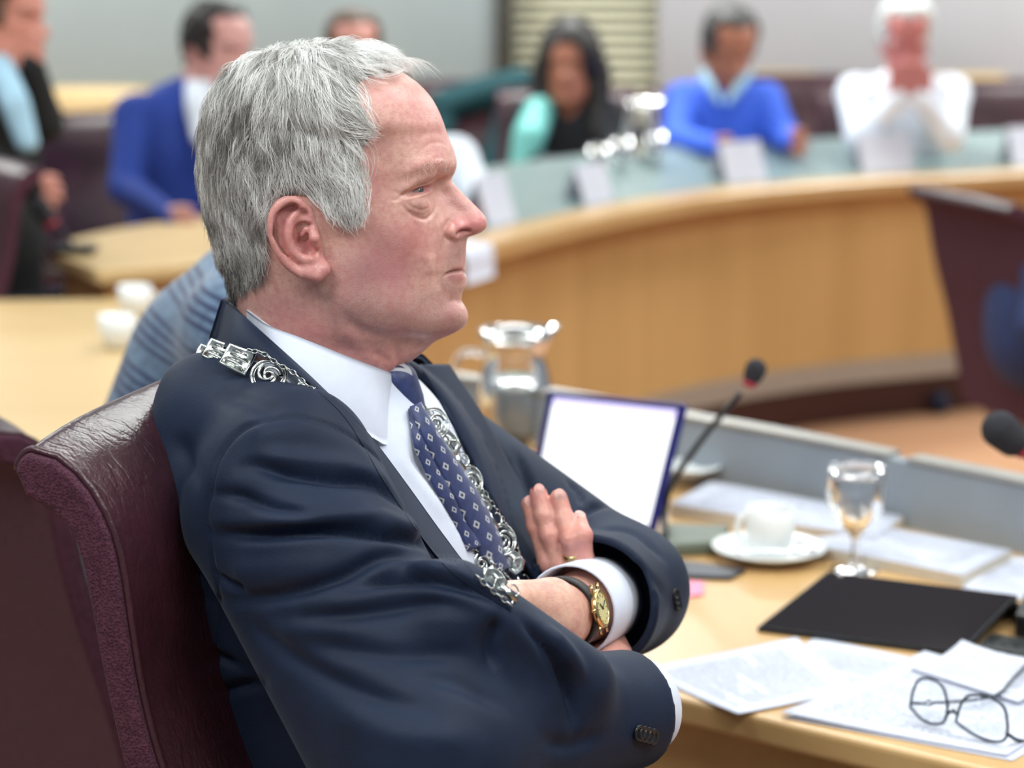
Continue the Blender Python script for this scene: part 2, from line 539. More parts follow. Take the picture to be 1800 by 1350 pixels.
slat_me = mesh_np('slat', sv, sf_); slat_me.materials.append(M_SLAT)
for z in zs:
    o = bpy.data.objects.new('slat', slat_me); C.objects.link(o); o.parent = wl; o.matrix_parent_inverse = wmat(wl).inverted()
    o.location = (0, WY + 0.05, z); o.rotation_euler = (-0.15, 0, 0)
slab('trim_1', (-7, WY - 0.05, 0.86), (LX0 - 0.3, WY, 0.93), M_BEECHPALE, kind='structure')

# ------------------------------------------------------------------ desks built along a line in plan
def plan_normals(P):
    T = np.gradient(P, axis=0); T /= np.linalg.norm(T, axis=1, keepdims=True)
    return np.stack([-T[:, 1], T[:, 0]], 1)
def sweep(P, N, prof, i0=0, i1=None):
    """prof: closed list of (offset, z) -> solid along the plan line"""
    P = P[i0:i1]; N = N[i0:i1]; m = len(prof)
    V = np.concatenate([[(*(p + n * o), z) for o, z in prof] for p, n in zip(P, N)])
    F = [list(f) for f in grid_faces(len(P), m, True)]
    F += [list(range(m)), list(range((len(P) - 1) * m, len(P) * m))[::-1]]
    return V, F
lip = np.array([PZ(px, py, 0.80)[:2] for px, py in ((600, 470), (740, 455), (800, 446), (870, 427), (930, 409), (1000, 391), (1150, 359), (1300, 336), (1500, 318), (1700, 307), (1800, 301), (1990, 291))])
LP = curve_pts(lip, 73); LN = plan_normals(LP)
if LN[36, 1] < 0: LN = -LN
far_desk = empty('curved_desk', (float(LP[40, 0]), float(LP[40, 1]), 0)); tag(far_desk, 'long curved council desk with beech front and grey sloping top', 'desk')
for a in range(0, 72, 8):
    V, F = sweep(LP, LN, [(0.11, 0.20), (0.11, 0.755), (0.135, 0.755), (0.135, 0.20)], a, a + 9)
    # small joint between neighbouring panels
    n4 = 4; c = V.reshape(-1, 4, 3); c[0] += (c[1] - c[0]) * 0.02; c[-1] += (c[-2] - c[-1]) * 0.02
    poly_obj('panel', c.reshape(-1, 3), F, M_BEECH, far_desk, False)
poly_obj('edge', *sweep(LP, LN, [(0, 0.755), (0, 0.792), (0.008, 0.80), (0.12, 0.80), (0.14, 0.755)]), M_BEECHTOP, far_desk, False)
poly_obj('desktop', *sweep(LP, LN, [(0.115, 0.78), (0.115, 0.801), (0.50, 0.885), (0.52, 0.885), (0.52, 0.80), (0.50, 0.78)]), M_GREYTOP, far_desk, False)
poly_obj('worktop', *sweep(LP, LN, [(0.52, 0.72), (0.52, 0.75), (0.62, 0.75), (0.62, 0.72)]), M_BEECHTOP, far_desk, False)
poly_obj('kick_strip', *sweep(LP, LN, [(0.105, 0.126), (0.105, 0.20), (0.16, 0.20), (0.16, 0.126)]), M_ALU, far_desk, False)
poly_obj('plinth', *sweep(LP, LN, [(0.12, 0.0), (0.12, 0.126), (0.45, 0.126), (0.45, 0.0)]), M_DARKWOOD, far_desk, False)

def table(name, px_top, z, mat, label, thick=0.035, apron=None, legs=True, cat='table'):
    P = np.array([PZ(px, py, z) for px, py in px_top]); c = P.mean(0)
    t = empty(name, (c[0], c[1], 0)); tag(t, label, cat)
    n = len(P)
    V = np.vstack([P, P - [0, 0, thick]]); F = [list(range(n)), list(range(n, 2 * n))[::-1]] + [[i, (i + 1) % n, (i + 1) % n + n, i + n] for i in range(n)]
    bevel(poly_obj('table_top', V, F, mat, t, False), 0.006)
    Q = c + (P - c) * 0.88; Q[:, 2] = z - thick
    for i in range(n):
        j = (i + 1) % n; a, b = Q[i], Q[j]
        if np.linalg.norm(b - a) < 0.15: continue
        d = (b - a) / np.linalg.norm(b - a); nn = np.array([-d[1], d[0], 0]) * 0.018
        hb = 0.02 if apron is None else apron
        V = [a, b, b + nn, a + nn]; V = np.vstack([V, np.array(V) - [0, 0, z - thick - hb]])
        poly_obj('side_panel', V, [[0, 1, 2, 3], [7, 6, 5, 4], [0, 1, 5, 4], [1, 2, 6, 5], [2, 3, 7, 6], [3, 0, 4, 7]], M_BEECH, t, False)
    return t
table('side_desk', [(87, 444), (172, 474), (300, 466), (430, 446), (470, 372), (360, 377), (200, 402), (124, 419)], 0.80, M_BEECHPALE, 'beech side desk before the man in the royal-blue suit', apron=0.0, cat='desk')
table('long_table', [(-260, 529), (290, 524), (300, 700), (230, 850), (-260, 850)], 0.74, M_BEECHPALE, 'wide pale beech table behind the person in the striped sweater', apron=0.0)

# the chairman's own desk
fe = np.array([PZ(px, py, 0.74)[:2] for px, py in ((1140, 1213), (1270, 1243), (1400, 1275), (1560, 1312), (1700, 1345), (1900, 1394))])
d0 = (fe[0] - fe[2]); d0 /= np.linalg.norm(d0)
fe = np.vstack([fe[0] + d0 * np.array([[0.42], [0.28], [0.14]]), fe])
be = np.array([PZ(px, py, 0.74)[:2] for px, py in ((760, 757), (850, 772), (1200, 842), (1350, 872), (1500, 905), (1790, 970), (2050, 1034))])
FEc = curve_pts(fe, 40); BEc = curve_pts(be, 40)
desk = empty('desk', (0.5, 2.7, 0)); tag(desk, 'beech desk with grey upstand before the man in the navy suit', 'desk')
def two_edge(A, B, z1, z0):
    n = len(A); V = np.vstack([np.column_stack([A, np.full(n, z1)]), np.column_stack([B, np.full(n, z1)]), np.column_stack([A, np.full(n, z0)]), np.column_stack([B, np.full(n, z0)])])
    F = []
    for i in range(n - 1):
        F += [[i, i + 1, n + i + 1, n + i], [2 * n + i + 1, 2 * n + i, 3 * n + i, 3 * n + i + 1], [i + 1, i, 2 * n + i, 2 * n + i + 1], [n + i, n + i + 1, 3 * n + i + 1, 3 * n + i]]
    F += [[0, n, 3 * n, 2 * n], [n - 1, 3 * n - 1, 4 * n - 1, 2 * n - 1]]
    return V, F
bevel(poly_obj('desktop', *two_edge(FEc, BEc, 0.74, 0.708), M_BEECHTOP, desk, False), 0.007, 3)
NB = plan_normals(BEc)
if NB[20, 1] < 0: NB = -NB
NF = plan_normals(FEc)
if NF[20, 1] < 0: NF = -NF
bevel(poly_obj('upstand', *sweep(BEc, NB, [(-0.005, 0.70), (0.0, 0.832), (0.022, 0.832), (0.022, 0.70)]), M_GREYPANEL, desk, False), 0.003)
for a, b in ((0, 14), (14, 27), (27, 40)):
    poly_obj('cap_strip', *sweep(BEc, NB, [(-0.004, 0.832), (-0.004, 0.838), (0.03, 0.838), (0.03, 0.832)], a, b), M_ALU, desk, False)
poly_obj('front_panel', *sweep(BEc, NB, [(0.0, 0.0), (0.0, 0.70), (0.02, 0.70), (0.02, 0.0)]), M_BEECH, desk, False)
poly_obj('apron', *sweep(FEc, NF, [(0.03, 0.60), (0.03, 0.708), (0.05, 0.708), (0.05, 0.60)]), M_BEECH, desk, False)
for k in (1, 38):
    a, b = FEc[k], BEc[k]; d = (b - a) / np.linalg.norm(b - a); nn = np.array([-d[1], d[0]]) * 0.02
    V = [(*(a + d * 0.06), 0), (*(b - d * .02), 0), (*(b - d * .02 + nn), 0), (*(a + d * 0.06 + nn), 0)]; V = np.vstack([V, np.array(V) + [0, 0, 0.708]])
    poly_obj('side_panel', V, [[3, 2, 1, 0], [4, 5, 6, 7], [0, 1, 5, 4], [1, 2, 6, 5], [2, 3, 7, 6], [3, 0, 4, 7]], M_BEECH, desk, False)
# ------------------------------------------------------------------ head shape (shared by every person): slices in survey units
Y0 = 1.95                       # mid plane of the chairman's head
HS = [  # height, then half outline from the front middle to the back middle: (forward, sideways)
 (240, [(788,0),(784,30),(772,62),(752,88),(722,108),(680,122),(610,141),(520,152),(430,120),(385,62),(368,0)]),
 (268, [(799,0),(795,28),(784,56),(765,84),(736,106),(694,121),(610,141),(520,153),(430,120),(383,62),(366,0)]),
 (288, [(803,0),(800,24),(791,50),(775,78),(748,103),(700,119),(610,141),(520,153),(430,120),(383,62),(365,0)]),
 (302, [(800,0),(796,19),(783,40),(768,66),(748,93),(704,115),(610,142),(520,153),(431,119),(384,62),(366,0)]),
 (315, [(794,0),(789,13),(769,28),(760,54),(743,90),(704,113),(610,142),(521,152),(432,118),(385,62),(368,0)]),
 (335, [(809,0),(799,13),(769,25),(757,54),(741,92),(702,114),(610,142),(525,150),(438,116),(390,60),(371,0)]),
 (352, [(826,0),(815,14),(780,28),(761,54),(742,91),(702,115),(610,142),(527,148),(442,114),(393,59),(374,0)]),
 (372, [(845,0),(834,16),(792,31),(766,54),(742,90),(702,116),(610,140),(530,146),(446,112),(396,58),(377,0)]),
 (385, [(854,0),(845,18),(800,35),(769,56),(743,89),(702,116),(610,138),(533,142),(450,108),(400,55),(381,0)]),
 (395, [(856,0),(847,19),(806,37),(771,57),(742,89),(702,115),(611,135),(536,138),(455,104),(404,53),(384,0)]),
 (405, [(850,0),(842,19),(806,38),(771,58),(741,89),(700,114),(612,133),(539,135),(458,102),(407,52),(386,0)]),
 (411, [(839,0),(832,17),(803,37),(770,59),(739,89),(699,113),(612,132),(540,133),(460,101),(409,52),(388,0)]),
 (417, [(823,0),(817,16),(799,36),(769,60),(737,89),(698,112),(612,131),(540,131),(462,100),(411,52),(389,0)]),
 (426, [(820,0),(815,18),(799,38),(768,62),(735,90),(697,112),(612,130),(541,129),(464,99),(414,51),(391,0)]),
 (450, [(819,0),(813,20),(796,42),(765,66),(731,92),(692,112),(612,129),(545,124),(470,96),(420,50),(396,0)]),
 (466, [(818,0),(811,22),(793,44),(763,68),(728,93),(690,113),(612,128),(547,120),(474,94),(425,49),(400,0)]),
 (474, [(819,0),(812,22),(791,45),(761,69),(726,94),(689,113),(612,127),(548,118),(477,92),(428,48),(402,0)]),
 (479, [(814,0),(811.5,22),(789,44),(760,69),(725,94),(688,113),(612,127),(549,117),(479,92),(430,48),(403,0)]),
 (486, [(820,0),(813,21),(791,44),(759,69),(723,95),(687,114),(612,126),(550,116),(482,91),(432,48),(405,0)]),
 (499, [(820,0),(813,20),(790,43),(757,69),(720,95),(685,114),(612,125),(551,114),(486,90),(435,48),(408,0)]),
 (515, [(813,0),(807,20),(786,43),(753,70),(716,96),(681,114),(612,123),(552,111),(490,89),(438,48),(411,0)]),
 (527, [(811,0),(806,21),(786,44),(753,71),(714,96),(678,113),(612,120),(553,108),(493,88),(440,48),(414,0)]),
 (542, [(819,0),(813,22),(792,45),(756,72),(713,96),(676,111),(612,116),(555,105),(496,87),(443,48),(417,0)]),
 (557, [(823,0),(817,21),(795,43),(757,71),(711,94),(672,107),(612,111),(556,102),(499,86),(446,48),(420,0)]),
 (570, [(819,0),(812,20),(789,42),(750,68),(706,90),(669,102),(612,107),(557,100),(501,85),(449,48),(423,0)]),
 (581, [(806,0),(798,19),(776,40),(740,64),(699,84),(664,96),(612,102),(558,97),(503,84),(451,48),(425,0)]),
 (589, [(789,0),(781,19),(759,40),(726,61),(690,79),(660,90),(612,98),(559,95),(505,83),(453,48),(427,0)]),
 (598, [(768,0),(761,19),(741,39),(713,59),(682,75),(655,86),(612,94),(560,93),(506,82),(455,48),(430,0)]),
 (611, [(752,0),(746,19),(728,39),(703,58),(675,74),(650,85),(610,92),(560,92),(507,82),(457,49),(431,0)]),
 (625, [(736,0),(730,19),(714,39),(692,57),(667,73),(645,84),(608,91),(560,92),(508,82),(458,50),(432,0)]),
 (640, [(716,0),(711,19),(698,39),(680,57),(660,73),(640,84),(606,91),(560,93),(508,84),(460,51),(433,0)]),
 (652, [(706,0),(702,19),(690,39),(674,57),(655,73),(637,84),(604,91),(560,94),(508,85),(460,52),(434,0)]),
 (700, [(700,0),(696,20),(685,40),(668,60),(650,76),(630,88),(600,95),(558,98),(505,88),(456,54),(428,0)]),
 (790, [(700,0),(696,20),(685,44),(668,66),(648,84),(625,96),(595,104),(550,106),(495,94),(440,58),(405,0)]),
]
TOPS = [(93, 585, 535, 26), (97, 620, 500, 52), (104, 655, 467, 79), (114, 683, 440, 99), (128, 708, 418, 116), (148, 736, 400, 132), (175, 760, 385, 144), (206, 776, 374, 150)]
def head_keys():
    hs = []; ks = []
    for py, fx, bx, w in TOPS:
        t = np.linspace(0, np.pi, 11); c = (fx + bx) / 2; a = (fx - bx) / 2
        ct = np.cos(t); k = np.sign(ct) * np.abs(ct)**0.92
        hs.append(py); ks.append(np.stack([c + a * k, w * np.sin(t)**0.9], 1))
    for py, pts in HS:
        hs.append(py); ks.append(np.array(pts, float))
    return np.array(hs, float), np.array(ks)
def head_grid(step, n):
    """returns rows x (2n-2) x 3 array of (forward px, height px, sideways px)"""
    hs, ks = head_keys()
    rows = np.unique(np.concatenate([np.arange(93, 296, step), np.arange(296, 432, step * 0.62), np.arange(432, 462, step), np.arange(462, 530, step * 0.62), np.arange(530, 660, step), np.arange(660, 790, step * 3)]))
    fine = np.arange(93, 790.0)
    Kf = pchip(hs, ks, fine); Kc = Kf.copy()
    for i in range(11):                      # the sides are smoother than the profile
        sg = (1.2, 2.6, 5.0, 7, 9, 10, 10, 10, 8, 6, 3)[i]
        if True:
            r = int(3 * sg) + 1; g = np.exp(-0.5 * (np.arange(-r, r + 1) / sg)**2); g /= g.sum()
            for c in range(2):
                pad = np.concatenate([np.full(r, Kf[0, i, c]), Kf[:, i, c], np.full(r, Kf[-1, i, c])])
                sm = np.convolve(pad, g, 'valid')
                b = np.clip((fine - 110) / 60, 0, 1)
                Kc[:, i, c] = Kf[:, i, c] * (1 - b) + sm * b
    K = np.stack([np.stack([np.interp(rows, fine, Kc[:, i, c]) for c in range(2)], -1) for i in range(11)], 1)
    G = []
    u = np.linspace(0, 1, n); u = 10 * (0.62 * u + 0.38 * u**2.0)
    for r, k in zip(rows, K):
        m = np.array([1, -1.0])
        Q = np.vstack([k[1] * m, k, k[-2] * m])
        i = np.clip(np.floor(u).astype(int), 0, 9); t = (u - i)[:, None]
        a, b, c, d = Q[i], Q[i + 1], Q[i + 2], Q[i + 3]
        p = 0.5 * (2 * b + (c - a) * t + (2 * a - 5 * b + 4 * c - d) * t**2 + (3 * b - a - 3 * c + d) * t**3)
        p[0, 1] = 0; p[-1, 1] = 0
        ring = np.vstack([p, (p[1:-1] * m)[::-1]])
        G.append(np.column_stack([ring[:, 0], np.full(len(ring), r), ring[:, 1]]))
    return np.array(G)
PXM = Y0 / F_PX                  # metres per survey unit at the head
def head_world(G):
    """survey units -> metres, upright head, world position of the chairman"""
    x = G[..., 0]; y = G[..., 1]; w = G[..., 2]
    a = (x - 900) / F_PX; b = (y - 675) / F_PX
    t = Y0 / (CP - SP * b)
    return np.stack([a * t, Y0 - w * PXM, CAM_H + (-SP - CP * b) * t], -1)

def head_mesh(step, n):
    G = head_grid(step, n)
    nr, nc = G.shape[:2]
    V = head_world(G).reshape(-1, 3)
    F = grid_faces(nr, nc, True)[:, ::-1]
    top = V[:nc].mean(0) + np.array([0, 0, 0.0005])
    V = np.vstack([V, top]); j = np.arange(nc)
    # close the crown with quads (pairs of columns)
    j = np.arange(0, nc - 1, 2)
    F = np.vstack([F, np.stack([np.full(len(j), len(V) - 1), j, j + 1, (j + 2) % nc], 1)])
    F = F[:, ::-1]
    return V, F, nr, nc

M = Y0
HV, HF, HNR, HNC = head_mesh(2.1, 270)
# make sure normals point outwards
_n = vnormals(HV, HF); _c = HV.mean(0)
if ((HV - _c) * _n).sum(1).mean() < 0: HF = HF[:, ::-1]
sk = Sculpt(HV, HF)
mm = 0.001
# broad forms first
for pts, a, s in [
    ([(716, 302), (742, 293), (770, 287)], 2.0, 5.0), # brow
    ([(716, 328), (730, 318), (745, 312), (757, 308)], 3.0, 3.6), # hood of the upper lid
    ([(770, 320), (773, 334)], -1.6, 3.5),
    ([(665, 265), (675, 320)], -2.0, 11),             # temple
    ([(715, 425), (735, 440)], 2.6, 11),              # cheek
    ([(690, 540), (640, 540)], 2.4, 14),              # jowl
    ([(740, 520), (720, 545)], 1.6, 9),
    ([(620, 470), (600, 520)], 1.5, 12),
    ([(792, 407), (799, 413), (808, 402)], 4.0, 4.0), # wing of the nose
    ([(838, 393)], 2.2, 5.5),
    ([(808, 372), (795, 362)], -0.8, 4),
    ([(744, 360), (728, 356)], 2.6, 4.6),             # bag under the eye
    ([(752, 364)], 1.5, 4.0),
    ([(800, 489), (812, 489)], 1.0, 2.8), ([(800, 469), (812, 468)], 0.6, 2.4),
    ([(800, 550), (812, 556)], 1.2, 6),
    ([(610, 590), (650, 622), (690, 640)], 1.6, 6),   # neck cords
    ([(700, 598), (735, 603)], -2.5, 6),
    ([(560, 520), (590, 600)], -1.0, 9),
]:
    sk.stroke(pts, a * mm, s * mm, mirror=Y0, taper=False)
sk.apply(1)
for pts, a, s in [
    ([(713, 345), (730, 338), (744, 333.5), (756, 330), (762, 328)], -5.8, 1.75),   # eye opening
    ([(696, 350), (710, 342), (727, 332), (743, 324), (757, 319), (765, 313)], -1.7, 1.1), # lid crease
    ([(712, 343), (728, 333), (744, 327), (758, 323)], 0.9, 0.9),     # upper lid rim
    ([(714, 350), (730, 345.5), (745, 342), (760, 337)], 1.1, 1.1),     # lower lid rim
    ([(704, 358), (720, 374), (738, 383), (752, 384), (764, 370), (766, 351)], -1.9, 1.2),
    ([(714, 354), (727, 365), (744, 369), (758, 362)], -0.7, 0.9),
    ([(720, 362), (732, 376), (750, 378)], -0.5, 0.8),
    ([(712, 346), (700, 340), (690, 332)], -0.7, 0.9), ([(708, 350), (696, 352), (686, 350)], -0.5, 0.9),
    ([(794, 384), (784, 397), (781, 408), (785, 419), (794, 425)], -3.2, 1.7),    # wing groove
    ([(803, 418), (809, 411), (819, 408), (830, 410)], -5.6, 1.9),                # nostril
    ([(779, 412), (773, 440), (769, 480), (768, 505)], -0.9, 3.2),    # cheek fold
    ([(758, 445), (755, 485)], 1.2, 6),
    ([(781, 485), (791, 479.5), (805, 476.5), (818, 477)], -3.6, 0.95),    # mouth
    ([(781, 485), (777, 497), (781, 521)], -0.8, 1.9),
    ([(788, 529), (800, 528), (813, 524)], -1.1, 2.0),
    ([(772, 500), (765, 545)], 0.8, 5),
    ([(590, 530), (625, 575), (680, 592), (740, 594), (780, 590)], -1.2, 4),   # under the jaw
    ([(700, 604), (698, 625), (702, 645)], -2.0, 3.0),
    ([(655, 618), (690, 640)], -1.6, 2.5),
    ([(742, 262), (758, 252), (775, 251), (788, 258)], -0.5, 1.4), ([(738, 240), (756, 233), (775, 234)], -0.35, 1.6),
    ([(752, 292), (766, 279), (782, 278)], -0.6, 1.4),
    ([(566, 392), (575, 420), (580, 455)], -1.0, 1.4), ([(583, 400), (589, 440)], -0.5, 1.2),
]:
    sk.stroke(pts, a * mm, s * mm, mirror=Y0)
HV = sk.apply(1)

# zones of skin colour (blush, lips, stubble) and cheek shade, painted per vertex
def blush(V, cols, pts, col, sig, amt, both=True):
    P = sk.path(pts)
    for sg in ((1, -1) if both else (1,)):
        Q = P.copy()
        if sg < 0: Q[:, 1] = 2 * Y0 - Q[:, 1]
        d = np.min(((V[:, None, :] - Q[None])**2).sum(2), 1)
        w = amt * np.exp(-d / (2 * sig**2))
        cols[:] = cols * (1 - w[:, None]) + np.array(col)[None] * w[:, None]
SKIN = np.array(srgb(224, 178, 164)[:3]); PINK = srgb(212, 134, 134)[:3]; RED = srgb(198, 108, 112)[:3]; GREY = srgb(184, 142, 136)[:3]; LIP = srgb(184, 112, 112)[:3]; PALE = srgb(226, 190, 172)[:3]; VIOL = srgb(178, 122, 128)[:3]
hc = np.tile(SKIN, (len(HV), 1))
for pts, c, s, a in [
    ([(840, 390), (815, 395)], RED, 9, .75), ([(806, 350)], PINK, 7, .4),
    ([(730, 420), (705, 445), (690, 470)], PINK, 14, .62), ([(670, 440), (645, 470), (690, 480)], VIOL, 13, .62), ([(612, 500), (630, 540)], VIOL, 12, .35),  # violet paints the shade behind the cheek into the skin
    ([(620, 560), (680, 560), (740, 560), (790, 555)], GREY, 13, .55), ([(800, 445)], GREY, 7, .4),
    ([(795, 487), (810, 486)], LIP, 3.0, .7), ([(798, 473), (812, 472)], LIP, 2.2, .55),
    ([(500, 560), (560, 590), (620, 620), (690, 645)], RED, 14, .42), ([(640, 330), (640, 300)], PINK, 12, .35),
    ([(760, 200), (700, 180)], PINK, 14, .25), ([(745, 372), (735, 360)], PALE, 6, .5), ([(770, 270), (780, 240)], PINK, 10, .25),
    ([(735, 335), (755, 333)], RED, 2.5, .5),
]:
    blush(HV, hc, pts, c, s * mm, a)

stub = np.zeros(len(HV))
for pts, sg, am in [([(640, 500), (650, 560), (700, 565), (760, 560), (800, 555)], 16, .9), ([(800, 445), (790, 505)], 8, .7), ([(610, 470)], 12, .6), ([(600, 600), (680, 610)], 10, .5)]:
    P_ = sk.path(pts); d_ = np.full(len(HV), 1e9)
    for sgm in (1, -1):
        Q_ = P_.copy()
        if sgm < 0: Q_[:, 1] = 2 * Y0 - Q_[:, 1]
        d_ = np.minimum(d_, np.min(((HV[:, None, :] - Q_[None, ::4])**2).sum(2), 1))
    stub = np.maximum(stub, am * np.exp(-d_ / (2 * (sg * mm)**2)))
hc = np.column_stack([hc, stub])
# ------------------------------------------------------------------ ear, one on each side, from ridges and hollows
def ear_mesh():
    def P(px, py, out): return PY(px, py, 1.886 - out * mm)
    lo = PY(462, 500, 1.89); hi = PY(592, 338, 1.9)
    fl = Field((lo[0], 1.846, lo[2]), (hi[0], 1.908, hi[2]), 0.00095)
    # plate
    fl.chain([P(505, 385, 4), P(512, 420, 5), P(533, 455, 4)], [.0115, .0120, .0095], 0.004)
    fl.chain([P(533, 372, -2), P(540, 440, -2)], [.0145, .0140], 0.006)
    fl.chain([P(560, 470, 3), P(556, 478, 4), P(553, 470, 4)], [.0085, .0075, .009], 0.006)   # lobe
    rim = curve_pts([P(543, 405, 6), P(541, 385, 9), P(534, 366, 12), P(522, 354, 14), P(506, 352, 15.5), P(490, 361, 16.5), P(480, 380, 17.5), P(478, 405, 18), P(485, 432, 17), P(497, 454, 15), P(512, 470, 12), P(528, 480, 10)], 26)
    fl.chain(list(rim), list(np.interp(np.arange(26), [0, 6, 12, 19, 25], [.0030, .0042, .0042, .0038, .0040])), 0.003)
    # hollows
    def carve(pts, r, k=0.003):
        d = None
        for i in range(len(pts) - 1):
            e = fl.cap_d(pts[i], pts[i + 1], r[i], r[i + 1]); d = e if d is None else np.minimum(d, e)
        fl.smax(-d, k)
    carve([P(514, 368, 16), P(494, 384, 17), P(490, 410, 17), P(499, 438, 15)], [.0052, .0060, .0056, .0036])   # scapha
    carve([P(533, 380, 16), P(524, 393, 17)], [.0055, .0050])
    carve([P(533, 410, 12), P(528, 428, 13), P(540, 440, 11)], [.0095, .0108, .0085])     # concha
    anti = curve_pts([P(527, 368, 9), P(511, 388, 12), P(507, 412, 13.5), P(514, 438, 13), P(530, 454, 11.5), P(545, 456, 10.5)], 14)
    fl.chain(list(anti), list(np.interp(np.arange(14), [0, 6, 13], [.0026, .0036, .0040])), 0.003)
    fl.chain([P(549, 404, 8), P(553, 418, 10.5), P(556, 430, 8)], [.0035, .0048, .0035], 0.003)   # tragus
    fl.chain([P(538, 404, 6), P(530, 413, 6)], [.0030, .0018], 0.003)
    fl.chain([P(540, 478, 9), P(556, 482, 9), P(570, 474, 6)], [.0066, .0068, .0052], 0.004)
    V, F = fl.mesh()
    return smooth_mesh(V, F, 1, 0.4), F
EV, EF = ear_mesh()
ecol = np.tile(np.array(srgb(216, 156, 148)[:3]), (len(EV), 1))
_w = np.exp(-((EV - PY(530, 425, 1.885))**2).sum(1) / (2 * 0.011**2))[:, None]; ecol = ecol * (1 - .5 * _w) + np.array(srgb(190, 104, 104)[:3]) * .5 * _w
EV2 = EV.copy(); EV2[:, 1] = 2 * Y0 - EV2[:, 1]
head_parts = [(HV, HF, hc), (EV, EF, ecol), (EV2, EF[:, ::-1], ecol)]

# ------------------------------------------------------------------ skin
def skin_material():
    t = NT('skin')
    at = t.node('ShaderNodeAttribute', attribute_name='Col')
    n1 = t.noise(170, 4, 0.6); n2 = t.noise(38, 3, 0.6); n3 = t.noise(900, 2)
    c = t.mix(t.math('MULTIPLY', t.ramp(n1, [(0.40, (0, 0, 0, 1)), (0.72, (1, 1, 1, 1))]), 0.5), at.outputs['Color'], srgb(186, 118, 116))
    c = t.mix(t.math('MULTIPLY', t.ramp(n2, [(0.45, (0, 0, 0, 1)), (0.7, (1, 1, 1, 1))]), 0.34), c, srgb(200, 126, 128))
    v = t.node('ShaderNodeTexVoronoi'); v.inputs['Scale'].default_value = 62; t.l(t.coord(), v.inputs['Vector'])
    spot = t.math('LESS_THAN', v.outputs['Distance'], 0.055)
    c = t.mix(t.math('MULTIPLY', spot, 0.30), c, srgb(150, 92, 80))
    sv = t.node('ShaderNodeTexVoronoi'); sv.inputs['Scale'].default_value = 1150; t.l(t.coord(), sv.inputs['Vector'])
    sd = t.math('MULTIPLY', t.math('MULTIPLY', t.math('LESS_THAN', sv.outputs['Distance'], 0.34), at.outputs['Alpha']), 0.55)
    c = t.mix(sd, c, srgb(118, 92, 90))
    c = t.mix(t.math('MULTIPLY', at.outputs['Alpha'], 0.16), c, srgb(120, 100, 100))
    t.color(c)
    t.set(Roughness=0.38, Subsurface_Weight=0.22, Subsurface_Scale=0.006)
    t.b.inputs['Subsurface Radius'].default_value = (1.0, 0.35, 0.2)
    t.b.inputs['Specular IOR Level'].default_value = 0.45
    vp = t.node('ShaderNodeTexVoronoi'); vp.inputs['Scale'].default_value = 800; t.l(t.coord(), vp.inputs['Vector'])
    hgt = t.math('ADD', t.math('MULTIPLY', vp.outputs['Distance'], 0.5), t.math('MULTIPLY', n1, 1.0))
    t.bump(hgt, 0.35, 0.0008)
    return t.m
M_SKIN = skin_material()
# ------------------------------------------------------------------ hair of the chairman: a cap and combed strands
HAIRLINE = [(712, 118), (690, 128), (655, 134), (628, 148), (633, 184), (652, 214), (660, 236), (640, 258), (632, 290), (635, 320), (638, 360), (637, 392), (612, 400), (588, 385), (566, 364), (540, 346), (510, 342), (484, 352), (466, 380), (463, 420), (470, 456), (462, 486), (436, 510), (402, 528), (300, 560), (300, 30), (720, 30)]
def in_poly(P, poly):
    poly = np.asarray(poly, float); x, y = P[:, 0], P[:, 1]
    c = np.zeros(len(P), bool); j = len(poly) - 1
    for i in range(len(poly)):
        xi, yi = poly[i]; xj, yj = poly[j]
        m = (yi > y) != (yj > y)
        xx = (xj - xi) * (y - yi) / (yj - yi + 1e-12) + xi
        c ^= m & (x < xx); j = i
    return c
def poly_dist(P, poly):
    poly = np.asarray(poly, float); best = np.full(len(P), 1e9)
    for i in range(len(poly) - 1):
        a, b = poly[i], poly[i + 1]; ab = b - a
        t = np.clip(((P - a) @ ab) / (ab @ ab), 0, 1)
        best = np.minimum(best, np.linalg.norm(P - (a + t[:, None] * ab), axis=1))
    return best
def near_px(V):
    Q = V.copy(); Q[:, 1] = Y0 - np.abs(Q[:, 1] - Y0)
    return proj(Q)
hpx = near_px(HV)
inh = in_poly(hpx, HAIRLINE); hd = poly_dist(hpx, HAIRLINE[:25])
HN = vnormals(HV, HF)
def hair_thick(p):
    """depth of the hair in metres at a surveyed point of the scalp"""
    K = [(700, 118, 9), (640, 105, 13), (560, 100, 13), (480, 110, 12), (420, 150, 10), (380, 230, 9), (370, 320, 9.5), (385, 420, 9), (400, 490, 5), (440, 480, 4), (480, 300, 9), (560, 250, 10), (640, 220, 9), (600, 330, 8), (625, 385, 4), (540, 330, 7), (470, 430, 5), (410, 525, 1.5)]
    K = np.array(K, float); w = 1 / (((p[:, None, 0] - K[:, 0])**2 + (p[:, None, 1] - K[:, 1])**2) + 200)**1.5
    return (w * K[:, 2]).sum(1) / w.sum(1) * 0.001
FLOW = np.array([(705,110,1,.1),(660,95,1,.1),(600,85,.8,.35),(540,80,.3,.8),(480,90,-.25,.9),(420,130,-.45,.9),(380,200,-.28,1),(358,300,-.03,1),(372,400,.12,1),(405,490,.2,1),(450,450,.12,1),(470,300,.02,1),(480,180,-.22,1),(560,160,.15,1),(600,130,.6,.8),(640,150,.9,.45),(632,200,.75,.6),(560,240,.12,1),(645,232,.85,.35),(600,300,.5,.8),(540,325,.35,.7),(620,340,.25,1),(615,380,.15,1),(500,330,-.1,1),(470,400,-.1,1)], float)
def flow(p):
    w = 1 / (((p[:, None, 0] - FLOW[:, 0])**2 + (p[:, None, 1] - FLOW[:, 1])**2) + 150)**1.6
    d = (w[:, :, None] * FLOW[None, :, 2:]).sum(1)
    return d / np.linalg.norm(d, axis=1, keepdims=True)

